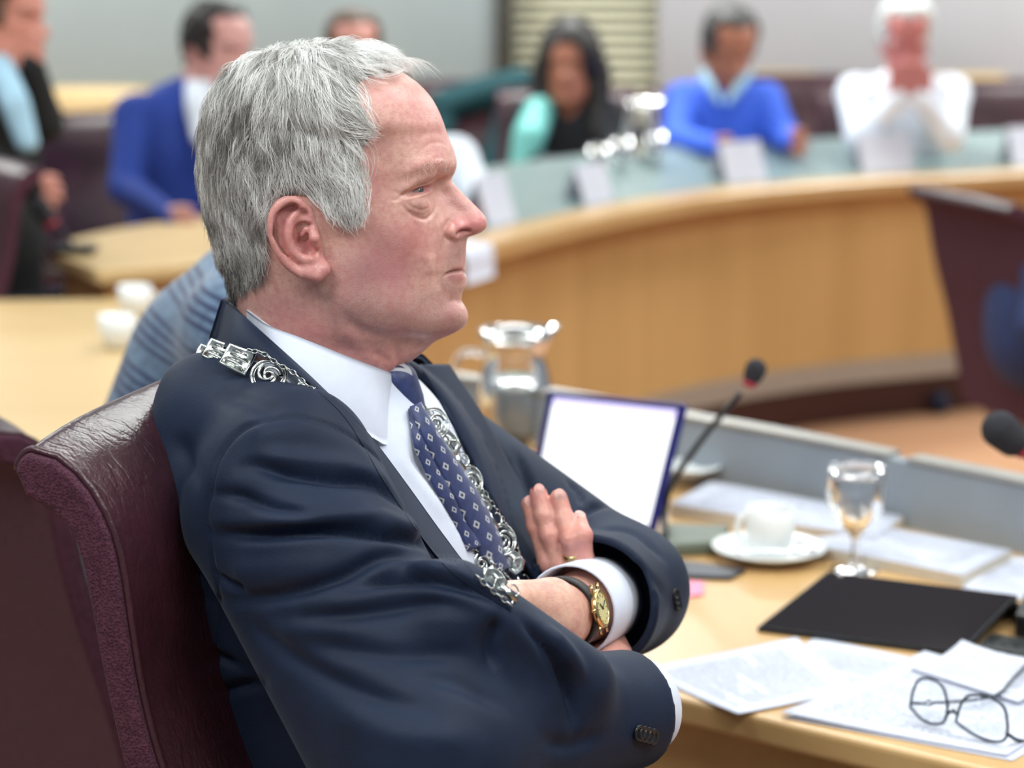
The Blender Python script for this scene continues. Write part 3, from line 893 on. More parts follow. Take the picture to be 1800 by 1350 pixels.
# cap
fa = inh[HF].all(1)
used = np.unique(HF[fa]); remap = -np.ones(len(HV), int); remap[used] = np.arange(len(used))
th = hair_thick(hpx[used]) * np.clip(hd[used] / 26, 0, 1)**0.7 * 0.62
cap_V = HV[used] + HN[used] * (th + 0.0002)[:, None]; cap_F = remap[HF[fa]]
cap_bvh = BVHTree.FromPolygons(HV.tolist(), HF.tolist())

def make_strands(n_guides, kids, seed=3):
    r = np.random.default_rng(seed)
    Fi = np.where(fa)[0]
    A = np.linalg.norm(np.cross(HV[HF[Fi, 2]] - HV[HF[Fi, 0]], HV[HF[Fi, 3]] - HV[HF[Fi, 1]]), axis=1)
    pick = r.choice(Fi, n_guides, p=A / A.sum())
    b = r.random((n_guides, 2))[:, :, None]
    q = HV[HF[pick]]
    root = (q[:, 0] * (1 - b[:, 0]) + q[:, 1] * b[:, 0]) * (1 - b[:, 1]) + (q[:, 3] * (1 - b[:, 0]) + q[:, 2] * b[:, 0]) * b[:, 1]
    nor = HN[HF[pick, 0]]
    p0 = near_px(root); dist = poly_dist(p0, HAIRLINE[:25])
    thick = hair_thick(p0)
    L = 0.034 + 0.014 * np.clip((230 - p0[:, 1]) / 80, 0, 1) - 0.018 * np.clip((p0[:, 1] - 360) / 90, 0, 1) - 0.014 * np.clip((p0[:, 0] - 540) / 40, 0, 1) * np.clip((p0[:, 1] - 300) / 50, 0, 1)
    L = np.maximum(L, 0.009) * r.uniform(0.7, 1.15, n_guides)
    lay = r.uniform(0.25, 1.0, n_guides)
    lift = thick * lay
    NP = 9
    G = np.zeros((n_guides, NP, 3)); G[:, 0] = root
    pos = root.copy(); nn = nor.copy()
    ph = r.uniform(0, 6.28, n_guides); turn = r.normal(0, 0.22, n_guides)
    for k in range(1, NP):
        s = k / (NP - 1)
        d2 = flow(near_px(pos))
        ang = turn * (0.4 + s) + 0.18 * np.sin(ph + 5 * s)
        d2 = np.stack([d2[:, 0] * np.cos(ang) - d2[:, 1] * np.sin(ang), d2[:, 0] * np.sin(ang) + d2[:, 1] * np.cos(ang)], 1)
        side = np.where(pos[:, 1] > Y0, 1.0, -1.0)
        v = np.stack([d2[:, 0], d2[:, 1] * side * np.clip(nn[:, 2], 0, 1) * 1.1, -d2[:, 1]], 1)
        v -= nn * (v * nn).sum(1, keepdims=True)
        v /= np.linalg.norm(v, axis=1, keepdims=True) + 1e-9
        pos = pos + v * (L / (NP - 1))[:, None]
        off = lift * min(1.0, 0.25 + 1.3 * s) * (1 + 0.12 * math.sin(3 * s))
        for i in range(n_guides):
            loc, no, _, _ = cap_bvh.find_nearest(Vector(pos[i]))
            nn[i] = no
            pos[i] = np.array(loc) + np.array(no) * off[i]
        G[:, k] = pos
    # children
    N = n_guides * kids
    gi = np.repeat(np.arange(n_guides), kids)
    S = np.linspace(0, 1, NP)
    e = r.normal(0, 1, (N, 3)); e -= nor[gi] * (e * nor[gi]).sum(1, keepdims=True) * 0.6
    rad = r.uniform(0.0015, 0.0052, n_guides)[gi]
    e = e * rad[:, None]
    conv = 1 - 0.55 * S
    K = G[gi] + e[:, None, :] * conv[None, :, None]
    f2 = r.normal(0, 0.0013, (N, 3))
    K += f2[:, None, :] * (S**2)[None, :, None]
    # a few flyaways
    fly = r.random(N) < 0.05
    K[fly] += (nor[gi[fly]] * r.uniform(0.001, 0.006, (fly.sum(), 1)))[:, None, :] * (S**2)[None, :, None]
    px_w = p0[gi, 0] * 0.085 + 2.5 * np.sin(p0[gi, 1] * 0.03)
    shade = np.clip(r.normal(0, 0.19, n_guides)[gi] + r.normal(0, 0.12, N) + 0.16 * np.sin(px_w), -0.4, 0.4)
    px = p0[gi]
    # the back of the head keeps more of its dark hair
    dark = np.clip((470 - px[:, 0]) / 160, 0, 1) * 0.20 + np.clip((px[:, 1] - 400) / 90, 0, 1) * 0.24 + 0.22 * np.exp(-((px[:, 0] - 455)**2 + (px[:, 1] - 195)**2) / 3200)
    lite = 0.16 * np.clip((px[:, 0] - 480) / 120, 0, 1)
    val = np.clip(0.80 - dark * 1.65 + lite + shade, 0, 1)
    # keep clear of the face
    EARP = [(566, 372), (545, 352), (515, 346), (488, 353), (472, 380), (471, 410), (480, 445), (500, 470), (530, 490), (575, 490), (582, 470)]
    ok = np.ones(N, bool)
    for k in range(2, NP):
        ok &= ~in_poly(near_px(K[:, k]), EARP)
    tp = near_px(K[:, -1]); ok &= in_poly(tp, HAIRLINE) | (poly_dist(tp, HAIRLINE[:25]) < r.uniform(2, 20, N))
    return K[ok], val[ok]

def curves_obj(name, K, R, val, mat, parent):
    n, m = K.shape[:2]
    hcv = bpy.data.hair_curves.new(name)
    hcv.add_curves([m] * n)
    hcv.attributes['position'].data.foreach_set('vector', K.astype(np.float32).ravel())
    ra = hcv.attributes.get('radius') or hcv.attributes.new('radius', 'FLOAT', 'POINT')
    ra.data.foreach_set('value', np.broadcast_to(R, (n, m)).astype(np.float32).ravel())
    at = hcv.attributes.new('shade', 'FLOAT', 'CURVE'); at.data.foreach_set('value', val.astype(np.float32))
    hcv.materials.append(mat)
    o = bpy.data.objects.new(name, hcv); C.objects.link(o)
    if parent is not None:
        o.parent = parent; o.matrix_parent_inverse = wmat(parent).inverted()
    return o
def hair_material(name, dark, light, mid=None):
    t = NT(name)
    at = t.node('ShaderNodeAttribute', attribute_name='shade')
    t.color(t.ramp(at.outputs['Fac'], [(0.0, dark), (0.45, mid or tuple((a + b) / 2 for a, b in zip(dark, light))), (1.0, light)]))
    t.set(Roughness=0.38)
    t.b.inputs['Specular IOR Level'].default_value = 0.5
    return t.m
M_HAIR = hair_material('grey_hair', srgb(56, 50, 46), srgb(252, 252, 250), srgb(150, 146, 140))
M_HAIRCAP = plain('grey_hair_mass', srgb(150, 148, 144), 0.7, 0, 0.25, 220)
M_BROW = hair_material('pale_brow_hair', srgb(168, 134, 118), srgb(232, 208, 194))
# ------------------------------------------------------------------ body, suit, shirt of the chairman
YAW = math.radians(25)
EF_ = np.array([math.cos(YAW), -math.sin(YAW), 0]); EL_ = np.array([math.sin(YAW), math.cos(YAW), 0]); EZ_ = np.array([0, 0, 1.0])
TR = np.array([EF_, EL_, EZ_])
NS = PY(508, 845, 1.80); RE = PY(755, 1325, 1.64); RW = PY(1120, 1243, 1.80)
FS = PY(768, 818, 2.20); LE = PY(1095, 1036, 2.05); LW = PY(968, 1090, 1.850); LH = PY(868, 1118, 1.80)
CH = PY(580, 935, 1.98); BE = PY(612, 1150, 1.975); HIP = np.array([PY(560, 1300, 1.97)[0], 1.97, 0.60])
J0 = (-0.345, 1.50, 0.56); J1 = (0.205, 2.32, 1.27)

def torso(fl, o):
    fl.ellipsoid(CH, (0.138 + o, 0.188 + o, 0.172 + o), 0.03, TR)
    fl.ellipsoid(BE, (0.158 + o, 0.180 + o, 0.24 + o), 0.04, TR)
    fl.ellipsoid(PY(478, 815, 1.965), (0.080 + o, 0.165 + o, 0.105 + o), 0.03, TR)
    fl.ellipsoid(HIP, (0.165 + o, 0.19 + o, 0.22 + o), 0.08, TR)

def sleeve_r(fl, k):
    d = np.minimum(fl.cap_d(NS, RE, 0.074, 0.069), 1)
    e = fl.cap_d(PY(462, 915, 1.81), PY(680, 1300, 1.68), 0.062, 0.064)
    h = np.clip(0.5 + 0.5 * (d - e) / 0.03, 0, 1); d = d * (1 - h) + e * h - 0.03 * h * (1 - h)
    e = fl.cap_d(RE, RW, 0.066, 0.0485)
    h = np.clip(0.5 + 0.5 * (d - e) / 0.03, 0, 1); d = d * (1 - h) + e * h - 0.03 * h * (1 - h)
    e = fl.cap_d(PY(800, 1062, 1.665), PY(1010, 1196, 1.705), 0.034, 0.030)
    h = np.clip(0.5 + 0.5 * (d - e) / 0.03, 0, 1); d = d * (1 - h) + e * h - 0.03 * h * (1 - h)
    return d
def sleeve_l(fl):
    d = fl.cap_d(FS, LE, 0.068, 0.056)
    CE = LE + (LW - LE) * 0.60
    e = fl.cap_d(LE, CE, 0.057, 0.0635)
    h = np.clip(0.5 + 0.5 * (d - e) / 0.025, 0, 1)
    return d * (1 - h) + e * h - 0.025 * h * (1 - h)

jf = Field(J0, J1, 0.0031)
torso(jf, 0.0)
jf.capsule(PY(388, 742, 1.875), PY(520, 800, 1.80), 0.047, 0.055, 0.03)     # near shoulder
jf.capsule(PY(430, 712, 1.97), PY(388, 742, 1.885), 0.045, 0.047, 0.03)
jf.capsule(PY(500, 730, 2.00), PY(720, 790, 2.16), 0.045, 0.060, 0.04)      # far shoulder
jf.capsule(PY(345, 682, 1.90), PY(352, 690, 1.98), 0.021, 0.022, 0.03)
jf.smin(sleeve_l(jf), 0.018)
# opening over the shirt
op = None
path = [PY(575, 575, 1.955), PY(690, 690, 1.94), PY(760, 800, 1.915), PY(840, 930, 1.89), PY(905, 1040, 1.88)]
rad = [0.080, 0.068, 0.060, 0.046, 0.030]
for i in range(4):
    e = jf.cap_d(path[i], path[i + 1], rad[i], rad[i + 1]); op = e if op is None else np.minimum(op, e)
jf.smax(-op, 0.010)
jf.smin(sleeve_r(jf, 0.02), 0.012)
# sleeve mouths, cut square and hollow
def cut_end(fl, a, b, keep, bore_r):
    """cut what lies beyond b along a->b near that end"""
    ax = (b - a) / np.linalg.norm(b - a)
    dpl = (fl.X - np.float32(b[0])) * np.float32(ax[0]) + (fl.Y - np.float32(b[1])) * np.float32(ax[1]) + (fl.Z - np.float32(b[2])) * np.float32(ax[2])
    near = fl.cap_d(b, b + ax * 0.10, keep, keep)
    fl.smax(-np.maximum(-dpl, near), 0.004)
    bore = np.maximum(fl.cap_d(b - ax * 0.055, b + ax * 0.05, bore_r * 0.94, bore_r), -(dpl + 0.055))
    fl.smax(-bore, 0.004)
CUFF_L = LE + (LW - LE) * 0.47; CUFF_R = RE + (RW - RE) * 0.985
cut_end(jf, LE, CUFF_L, 0.069, 0.0555)
cut_end(jf, RE, CUFF_R, 0.056, 0.0405)
JV, JF = jf.mesh(); del jf
JV = smooth_mesh(JV, JF, 2, 0.5)
js = Sculpt(JV, JF)
broad = [
    ([(470, 760), (540, 757), (610, 790), (660, 840)], 6, 11),            # puffed sleeve head
    ([(400, 850), (400, 900)], 4, 12), ([(300, 900), (310, 1000)], 5, 25),
    ([(640, 905), (720, 925)], 5, 9), ([(460, 905), (600, 895)], 5, 10),
    ([(430, 1000), (560, 985), (680, 950)], 5, 10), ([(520, 1090), (650, 1050), (760, 1000)], 5, 12),
    ([(860, 1075), (940, 1120), (985, 1150)], 6, 10), ([(800, 1130), (900, 1180), (950, 1240)], 4, 12),
]
for p, a, s in broad: js.stroke(p, a * mm, s * mm, taper=False)
js.apply(1)
folds = [
    # seams
    ([(368, 934), (364, 914), (370, 864), (382, 810), (409, 769), (444, 744), (498, 731), (548, 736), (602, 756), (648, 790), (685, 827), (710, 873)], -3.0, 2.6),
    ([(368, 925), (376, 1000), (384, 1055), (376, 1139), (363, 1208), (368, 1260), (389, 1339)], -2.2, 2.4),
    # upper sleeve
    ([(424, 822), (449, 819), (507, 833), (585, 843), (652, 848), (693, 876), (715, 900)], -7, 5.5), ([(440, 800), (520, 808), (600, 815), (660, 830)], 3, 6),
    ([(372, 868), (424, 873), (486, 893), (560, 905)], -5, 4.5),
    ([(369, 937), (444, 941), (527, 937), (610, 934), (693, 940), (756, 958), (790, 985)], -9, 5), ([(380, 920), (460, 918), (560, 910), (660, 905), (730, 925)], 3.5, 6), ([(400, 958), (520, 956), (640, 952)], 3, 6),
    ([(376, 1008), (403, 1028), (430, 1036)], -5, 4),
    ([(386, 1057), (486, 1047), (590, 1018), (664, 985), (735, 975)], -6, 5.5),
    ([(610, 1034), (693, 1018), (776, 1022), (839, 1039), (880, 1062)], -7, 5.5), ([(640, 1005), (730, 996), (820, 1008)], 3.5, 6),
    ([(470, 1085), (620, 1080), (760, 1062), (850, 1080)], -5, 7), ([(520, 1130), (680, 1150), (820, 1150)], -4, 8),
    ([(420, 1080), (520, 1160), (640, 1220), (760, 1250)], -4, 8), ([(560, 1240), (700, 1290), (850, 1300)], 3, 10),
    ([(915, 1085), (955, 1130), (985, 1180), (1003, 1230), (1012, 1285)], -7, 5), ([(960, 1100), (1000, 1150), (1030, 1200)], 4, 6),
    ([(880, 1085), (860, 1130), (870, 1180)], -5, 6), ([(950, 1300), (1000, 1310), (1060, 1290)], -3, 6),
    ([(700, 1180), (800, 1200), (900, 1250)], -3.5, 8),
    # back
    ([(262, 1104), (315, 1129), (368, 1150), (431, 1176)], -6, 5), ([(275, 1143), (336, 1187), (365, 1200)], -4, 5),
    ([(300, 1247), (368, 1223), (420, 1208), (470, 1200)], -5.5, 5), ([(305, 1262), (357, 1302), (389, 1323)], -4, 5),
    ([(285, 930), (326, 976), (363, 1020)], -3.5, 6), ([(300, 1000), (345, 1040), (372, 1060)], -2.5, 5),
    ([(300, 770), (330, 800), (350, 860)], -2.5, 9), ([(380, 690), (440, 705), (500, 735)], -2.5, 9),
    # far arm
    ([(880, 800), (905, 850)], -4, 5), ([(905, 790), (925, 850), (930, 880)], -4, 5), ([(998, 842), (1019, 866), (1024, 890)], -4, 4.5),
    ([(1016, 906), (1052, 888), (1110, 894), (1150, 920)], -5, 4.5), ([(1060, 872), (1100, 878)], 2.5, 5), ([(1040, 930), (1110, 935), (1170, 985)], -2.5, 7),
    ([(1090, 985), (1140, 1010), (1180, 1060)], -2, 6),
]
for p, a, s in folds: js.stroke(p, a * mm * 1.4, s * mm * (0.72 if a < 0 else 0.9))
JV = js.apply(1)

# ------------------------------------------------------------------ shirt
sf = Field((-0.30, 1.66, 0.80), (0.12, 2.25, 1.24), 0.005)
torso(sf, -0.010)
sf.capsule(PY(575, 640, 1.955), PY(600, 760, 1.955), 0.055, 0.08, 0.03)
SV, SF = sf.mesh(); del sf
SV = smooth_mesh(SV, SF, 2)
ss = Sculpt(SV, SF)
for p, a, s in [([(720, 800), (760, 840)], -4, 5), ([(700, 790), (740, 850), (790, 910)], 3, 6), ([(745, 830), (800, 905), (850, 985)], -3, 4), ([(800, 900), (840, 930)], -3, 5)]:
    ss.stroke(p, a * mm, s * mm)
SV = ss.apply(1)

def near_hit(px, py, *bv):
    d = ray(px, py); d = Vector(d).normalized(); o = Vector((0, 0, CAM_H)); best = None
    for b in bv:
        loc = b.ray_cast(o, d)[0]
        if loc is not None and (best is None or loc.y < best.y): best = loc
    return None if best is None else np.array(best)

def strip(edges, nu, nv, thick=0.003, bulge=0.0, bvhs=(), lift=0.003, hug=None):
    """surface between two surveyed edges [(px,py,Y)...]; kept in front of what it lies on; closed with a back"""
    A = curve_pts(edges[0], nu); B = curve_pts(edges[1], nu)
    Vf = np.zeros((nu, nv, 3))
    for j in range(nv):
        t = j / (nv - 1); Q = A * (1 - t) + B * t
        for i in range(nu):
            Y = Q[i, 2] - bulge * 4 * t * (1 - t)
            h = near_hit(Q[i, 0], Q[i, 1], *bvhs) if bvhs else None
            lf_ = lift if np.isscalar(lift) else lift[0] * (1 - t) + lift[1] * t
            if h is not None and h[1] - lf_ < Y + 0.03: Y = min(Y, h[1] - lf_) if hug is None or Q[i, 1] < hug else h[1] - lf_
            Vf[i, j] = PY(Q[i, 0], Q[i, 1], Y)
    return sheet(Vf, thick)
def sheet(Vf, thick):
    """grid of points -> thin solid"""
    nu, nv = Vf.shape[:2]
    Fg = grid_faces(nu, nv)
    V = Vf.reshape(-1, 3)
    N = vnormals(V, Fg)
    if (N[:, 1]).mean() > 0: Fg = Fg[:, ::-1]; N = -N
    n = len(V)
    W = np.vstack([V, V - N * thick])
    rim = []
    idx = np.arange(n).reshape(nu, nv)
    loop = np.concatenate([idx[0, :], idx[1:, -1], idx[-1, -2::-1], idx[-2:0:-1, 0]])
    nx = np.roll(loop, -1)
    side = np.stack([loop, nx, nx + n, loop + n], 1)
    F = np.vstack([Fg, Fg[:, ::-1] + n, side])
    return W, F

# ------------------------------------------------------------------ hands (part of the body)
AXL = (LW - LE) / np.linalg.norm(LW - LE)
lf = Field(LH - 0.06, (LE + (LW - LE) * 0.35) + 0.06, 0.002) if False else None
lo_ = np.minimum(np.minimum(LH, LW), LE) - 0.045; hi_ = np.maximum(np.maximum(LH, LW), LE) + 0.045
lf = Field(lo_, hi_, 0.0021)
WR = 0.0300
lf.chain([LE + (LW - LE) * 0.40, LE + (LW - LE) * 0.72, LW], [0.036, WR, 0.0295], 0.01)
up_ = np.cross(AXL, [0, 0, 1.0]); up_ /= np.linalg.norm(up_)
PALM = LH - LW; PALM /= np.linalg.norm(PALM)
vert = np.array([0, 0, 1.0]) - PALM * PALM[2]; vert /= np.linalg.norm(vert)
for k_, (o_, r_) in enumerate(((0.026, 0.0135), (0.009, 0.0145), (-0.009, 0.0145), (-0.026, 0.0135))):
    lf.chain([LW + vert * o_ * 0.75, LW + PALM * 0.05 + vert * o_, LW + PALM * 0.095 + vert * o_ * 1.15], [0.0165, r_, r_ * 0.8], 0.014)
    lf.chain([LW + PALM * 0.095 + vert * o_ * 1.15, LW + PALM * 0.15 + vert * o_ * 1.1 + np.array([0, 0.02, -0.01])], [r_ * 0.78, 0.0085], 0.006)
lf.chain([LW + vert * 0.010, LW + PALM * 0.04 + vert * 0.026, LW + PALM * 0.08 + vert * 0.030 + np.array([0, 0.03, 0])], [0.014, 0.012, 0.0095], 0.014)
LV, LF = lf.mesh(); LV = smooth_mesh(LV, LF, 1)

# right hand: fingers laid on the far sleeve
def on_sleeve(px, py, r, dflt):
    h = near_hit(px, py, js.bvh)
    Y = dflt if h is None else min(dflt, h[1] - r * 0.75)
    return PY(px, py, Y)
FING = [[(929, 882), (943, 925), (965, 990)], [(945, 862), (957, 905), (967, 940), (985, 992)], [(981, 871), (992, 912), (1003, 948), (1012, 996)], [(1017, 914), (1024, 940), (1026, 990)]]
FY = [2.00, 1.995, 1.99, 1.985]
palm_c = PY(1025, 1070, 2.035)
rf = Field(PY(900, 1260, 1.78) - [0, .0, 0.01], PY(1150, 840, 2.08) + [0.02, 0.02, 0.01], 0.0018)
FPTS = []
for fi, pts in enumerate(FING):
    R = [0.0080, 0.0088, 0.0090, 0.0098][:len(pts)] if len(pts) == 4 else [0.0076, 0.0084, 0.0094]
    P_ = [on_sleeve(px, py, 0.008, FY[fi] - 0.008 * k) if k < len(pts) - 1 else PY(px, py, FY[fi] - 0.020) for k, (px, py) in enumerate(pts)]
    P_[0] = P_[0] + (P_[1] - P_[0]) * 0.10
    kn = palm_c + np.array([-0.026 + 0.011 * fi, 0.026 - 0.010 * fi, 0.024 - 0.003 * fi])
    FPTS.append(P_)
    rf.chain(P_, R, 0.002)
    rf.chain([P_[-1], kn, palm_c + np.array([0.0, 0, 0])], [R[-1], 0.0115, 0.016], 0.006)
    for q in P_[1:-1]:
        rf.ellipsoid(q + np.array([0, -0.002, 0]), (0.0092, 0.0085, 0.0080), 0.004)
rf.chain([palm_c, PY(1068, 1165, 1.945), RW - (RW - RE) * 0.15], [0.022, 0.025, 0.029], 0.02)
RV, RF = rf.mesh(); RV = smooth_mesh(RV, RF, 1)
hand_col = np.array(srgb(214, 160, 142)[:3])
def tint_tips(V, base, tips, sig=0.009):
    c = np.tile(base, (len(V), 1)); d = np.min(np.stack([((V - t)**2).sum(1) for t in tips]), 0)
    w = 0.55 * np.exp(-d / (2 * sig**2)); return c * (1 - w[:, None]) + np.array(srgb(206, 120, 112)[:3]) * w[:, None]
rcol = tint_tips(RV, hand_col, [p[0] for p in FPTS] + [p[-2] for p in FPTS])
lcol = np.tile(np.array(srgb(218, 172, 150)[:3]), (len(LV), 1))
nails = []
for p in FPTS:
    t_ = (p[0] - p[1]) / np.linalg.norm(p[0] - p[1]); o_ = np.array([0.25, -1, 0.35]); o_ -= t_ * (o_ @ t_); o_ /= np.linalg.norm(o_); s_ = np.cross(t_, o_)
    c_ = p[0] + t_ * 0.0012 + o_ * 0.0068
    u_ = np.linspace(0, 2 * np.pi, 16, endpoint=False); ring = []
    for rr, hh in ((0.05, 0.0013), (0.6, 0.0010), (1.0, 0.0)):
        ring.append(c_ + rr * 0.0052 * np.cos(u_)[:, None] * s_ + rr * 0.0062 * np.sin(u_)[:, None] * t_ + hh * o_)
    nails.append((np.concatenate(ring), grid_faces(3, 16, True), np.array(srgb(224, 170, 160)[:3])))
hand_parts = [(LV, LF, lcol), (RV, RF, rcol)] + nails
# ------------------------------------------------------------------ the chairman
man = empty('person', (float(PY(560, 900, 1.95)[0]), 1.95, 0.0))
tag(man, 'grey-haired man in dark navy suit with silver chain of office, arms crossed, in profile', 'person')
cf = Field((-0.34, 1.56, 0.60), (0.16, 2.30, 1.26), 0.014)
torso(cf, -0.03)
cf.chain([PY(570, 620, 1.955), PY(590, 800, 1.96)], [0.045, 0.06], 0.03)
cf.chain([NS, RE, RE + (RW - RE) * 0.9], [0.045, 0.036, 0.024], 0.02); cf.chain([FS, LE, LE + (LW - LE) * 0.8], [0.042, 0.034, 0.024], 0.02)
core = cf.mesh() + (SKIN,)
BV, BF, BC = bridge_parts([head_parts[0], core] + head_parts[1:] + hand_parts)
body = link('body', mesh_np('body', BV, BF, BC), M_SKIN, man)

def eye_material():
    t = NT('eye')
    co = t.coord('Object')
    sp = t.node('ShaderNodeSeparateXYZ'); t.l(co, sp.inputs[0])
    r = t.math('SQRT', t.math('ADD', t.math('POWER', sp.outputs[1], 2.0), t.math('POWER', sp.outputs[2], 2.0)))
    c = t.ramp(t.math('MULTIPLY', r, 80.0), [(0.0, srgb(12, 12, 14)), (0.20, srgb(12, 12, 14)), (0.24, srgb(84, 94, 100)), (0.44, srgb(58, 66, 72)), (0.49, srgb(158, 144, 138)), (1.0, srgb(160, 130, 122))])
    t.color(c); t.set(Roughness=0.12)
    return t.m
M_EYE = eye_material()
EYE_C = head_world(np.array([725.5, 333.5, 67.0]))
for s in (1, -1):
    V, F = lathe([(0.0113 * math.sin(a), -0.0113 * math.cos(a)) for a in np.linspace(0.02, math.pi - 0.02, 24)], 32)
    V = V[:, [2, 0, 1]]   # pole towards the front
    o = np_obj('eye', (V, F), M_EYE, None)
    o.location = (EYE_C[0], Y0 + s * (EYE_C[1] - Y0), EYE_C[2]); o.rotation_euler = (0, 0.03, -0.42 * s)
    o.parent = man; o.matrix_parent_inverse = wmat(man).inverted()

hair = link('hair', mesh_np('hair', cap_V, cap_F), M_HAIRCAP, man)
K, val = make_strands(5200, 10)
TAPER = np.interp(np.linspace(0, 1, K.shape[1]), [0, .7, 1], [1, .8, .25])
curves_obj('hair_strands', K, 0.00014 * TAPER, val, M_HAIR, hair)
# loose wisps over the forehead
def wisps():
    r = np.random.default_rng(5); out = []
    for i in range(260):
        y = r.uniform(-0.05, 0.05); x0 = r.uniform(640, 705)
        a = PY(x0, r.uniform(96, 118), Y0 + y)
        ln = r.uniform(25, 85) * (1 if r.random() < .4 else .6); dr = r.uniform(-6, 22)
        b = PY(x0 + ln * .55, 100 + dr * .1 + (x0 - 640) * .22 - 6, Y0 + y * 1.05); c = PY(x0 + ln, 108 + dr + (x0 - 640) * .22, Y0 + y * 1.1)
        out.append(curve_pts([a, b, c], 9))
    return np.array(out)
W = wisps()
curves_obj('forelock_strands', W, 0.00012 * TAPER, rng.uniform(.6, 1, len(W)), M_HAIR, hair)
# eyebrows
def brow(sgn, seed):
    r = np.random.default_rng(seed); out = []
    line = sk.path([(712, 312), (728, 300), (748, 290), (766, 286), (782, 290), (790, 296)], 60)
    for i in range(120):
        p = line[min(59, int(r.beta(1.6, 1.1) * 60))] + r.normal(0, 0.0011, 3)
        d = np.array([r.normal(-0.2, .35), -r.uniform(0.25, .7), r.normal(0.2, .5)]); d /= np.linalg.norm(d)
        L = r.uniform(0.004, 0.0095)
        q = p + d * L * .5 + np.array([0.0006, 0, 0]); e = p + d * L + np.array([0.001, -0.001, -0.0022])
        st = curve_pts([p, q, e], 6)
        if sgn < 0: st[:, 1] = 2 * Y0 - st[:, 1]
        out.append(st)
    return np.array(out)
for s in (1, -1):
    B = brow(s, 11)
    curves_obj('eyebrow', B, 0.00010 * np.linspace(1, .3, 6), rng.uniform(0, 1, len(B)), M_BROW, man)
def wool_material():
    t = NT('navy_wool')
    co = t.coord()
    n1 = t.noise(14, 4, 0.6); n2 = t.noise(420, 2)
    w = t.node('ShaderNodeTexWave', wave_type='BANDS', bands_direction='DIAGONAL'); w.inputs['Scale'].default_value = 130; w.inputs['Distortion'].default_value = 0.6; t.l(co, w.inputs['Vector'])
    c = t.ramp(n1, [(0.3, srgb(15, 25, 44)), (0.7, srgb(24, 36, 58))])
    c = t.mix(t.math('MULTIPLY', w.outputs['Fac'], 0.10), c, srgb(32, 46, 74))
    t.color(c); t.set(Roughness=0.62, Sheen_Weight=0.06, Sheen_Roughness=0.4)
    t.b.inputs['Sheen Tint'].default_value = (0.75, 0.85, 1, 1)
    t.b.inputs['Specular IOR Level'].default_value = 0.2; t.bump(n2, 0.25, 0.0006)
    return t.m
M_WOOL = wool_material()
M_SHIRT = plain('white_shirt_cotton', srgb(214, 220, 236), 0.8, 0, 0.03, 60, 0.12, Sheen_Weight=0.1)
jacket = link('jacket', mesh_np('jacket', JV, JF), M_WOOL, man)
shirt = link('shirt', mesh_np('shirt', SV, SF), M_SHIRT, man)

# shirt collar, near leaf and far leaf
near_c = strip([[(432, 545, 1.965), (470, 571, 1.885), (530, 594, 1.862), (600, 622, 1.868), (660, 645, 1.895), (688, 656, 1.925), (700, 664, 1.950)],
                [(440, 600, 1.95), (480, 640, 1.86), (540, 700, 1.84), (600, 745, 1.845), (652, 768, 1.862), (686, 778, 1.885), (699, 700, 1.945)]], 60, 14, 0.003, 0.004, (sk.bvh,), 0.0035)
np_obj('collar', near_c, M_SHIRT, shirt)
far_c = strip([[(700, 664, 1.952), (704, 655, 1.985), (712, 650, 2.01)], [(702, 690, 1.955), (716, 705, 1.975), (730, 712, 1.99)]], 16, 8, 0.003)
np_obj('collar', far_c, M_SHIRT, shirt)

# jacket collar and lapels
JB = js.bvh
ncol = strip([[(398, 529, 1.975), (418, 545, 1.905), (466, 588, 1.862), (540, 655, 1.838), (612, 725, 1.832), (655, 770, 1.832), (715, 850, 1.838), (780, 940, 1.842), (835, 1010, 1.848), (903, 1072, 1.850)],
              [(377, 598, 1.950), (393, 609, 1.885), (432, 617, 1.850), (511, 650, 1.824), (570, 697, 1.812), (615, 745, 1.800), (672, 840, 1.790), (735, 935, 1.780), (800, 1010, 1.785), (898, 1074, 1.840)]], 110, 16, 0.004, 0.005, (JB,), (0.004, 0.0012), 760)
np_obj('collar', ncol, M_WOOL, jacket)
fcol = strip([[(398, 529, 1.975), (420, 528, 2.03), (520, 560, 2.065), (640, 600, 2.085), (742, 632, 2.075)],
              [(377, 598, 1.950), (400, 610, 2.05), (520, 640, 2.12), (660, 650, 2.15), (800, 690, 2.13)]], 40, 10, 0.005)
np_obj('collar', fcol, M_WOOL, jacket)
flap_ = strip([[(738, 640, 2.07), (770, 700, 2.05), (812, 775, 2.03), (862, 870, 2.005), (910, 960, 1.985), (955, 1050, 1.97)],
              [(790, 640, 2.12), (850, 730, 2.11), (905, 830, 2.09), (960, 920, 2.06), (990, 985, 2.03), (1000, 1060, 2.0)]], 70, 16, 0.005, 0.006, (JB, ss.bvh), (0.005, 0.0015))
np_obj('lapel', flap_, M_WOOL, jacket)
# ------------------------------------------------------------------ cuffs, buttons, tie
def ring_band(c, ax, r0, r1, length, thick, n=40, flare=0.0, sq=1.0):
    ax = ax / np.linalg.norm(ax)
    u = np.cross(ax, [0, 0, 1.0]); u /= np.linalg.norm(u); w = np.cross(ax, u)
    a = np.linspace(0, 2 * np.pi, n, endpoint=False)
    prof = [(r0, 0), (r1, length), (r1 - thick, length + 0.0005), (r0 - thick, 0.0)]
    V = np.concatenate([c + ax * l + r * (np.cos(a)[:, None] * u * sq + np.sin(a)[:, None] * w) for r, l in prof])
    F = grid_faces(4, n, True)
    j = np.arange(n); F = np.vstack([F, np.stack([3 * n + j, 3 * n + (j + 1) % n, (j + 1) % n, j], 1)])
    return V, F
cl = np_obj('cuff', ring_band(CUFF_L - AXL * 0.03, AXL, 0.0395, 0.0415, 0.090, 0.0022), M_SHIRT, shirt)
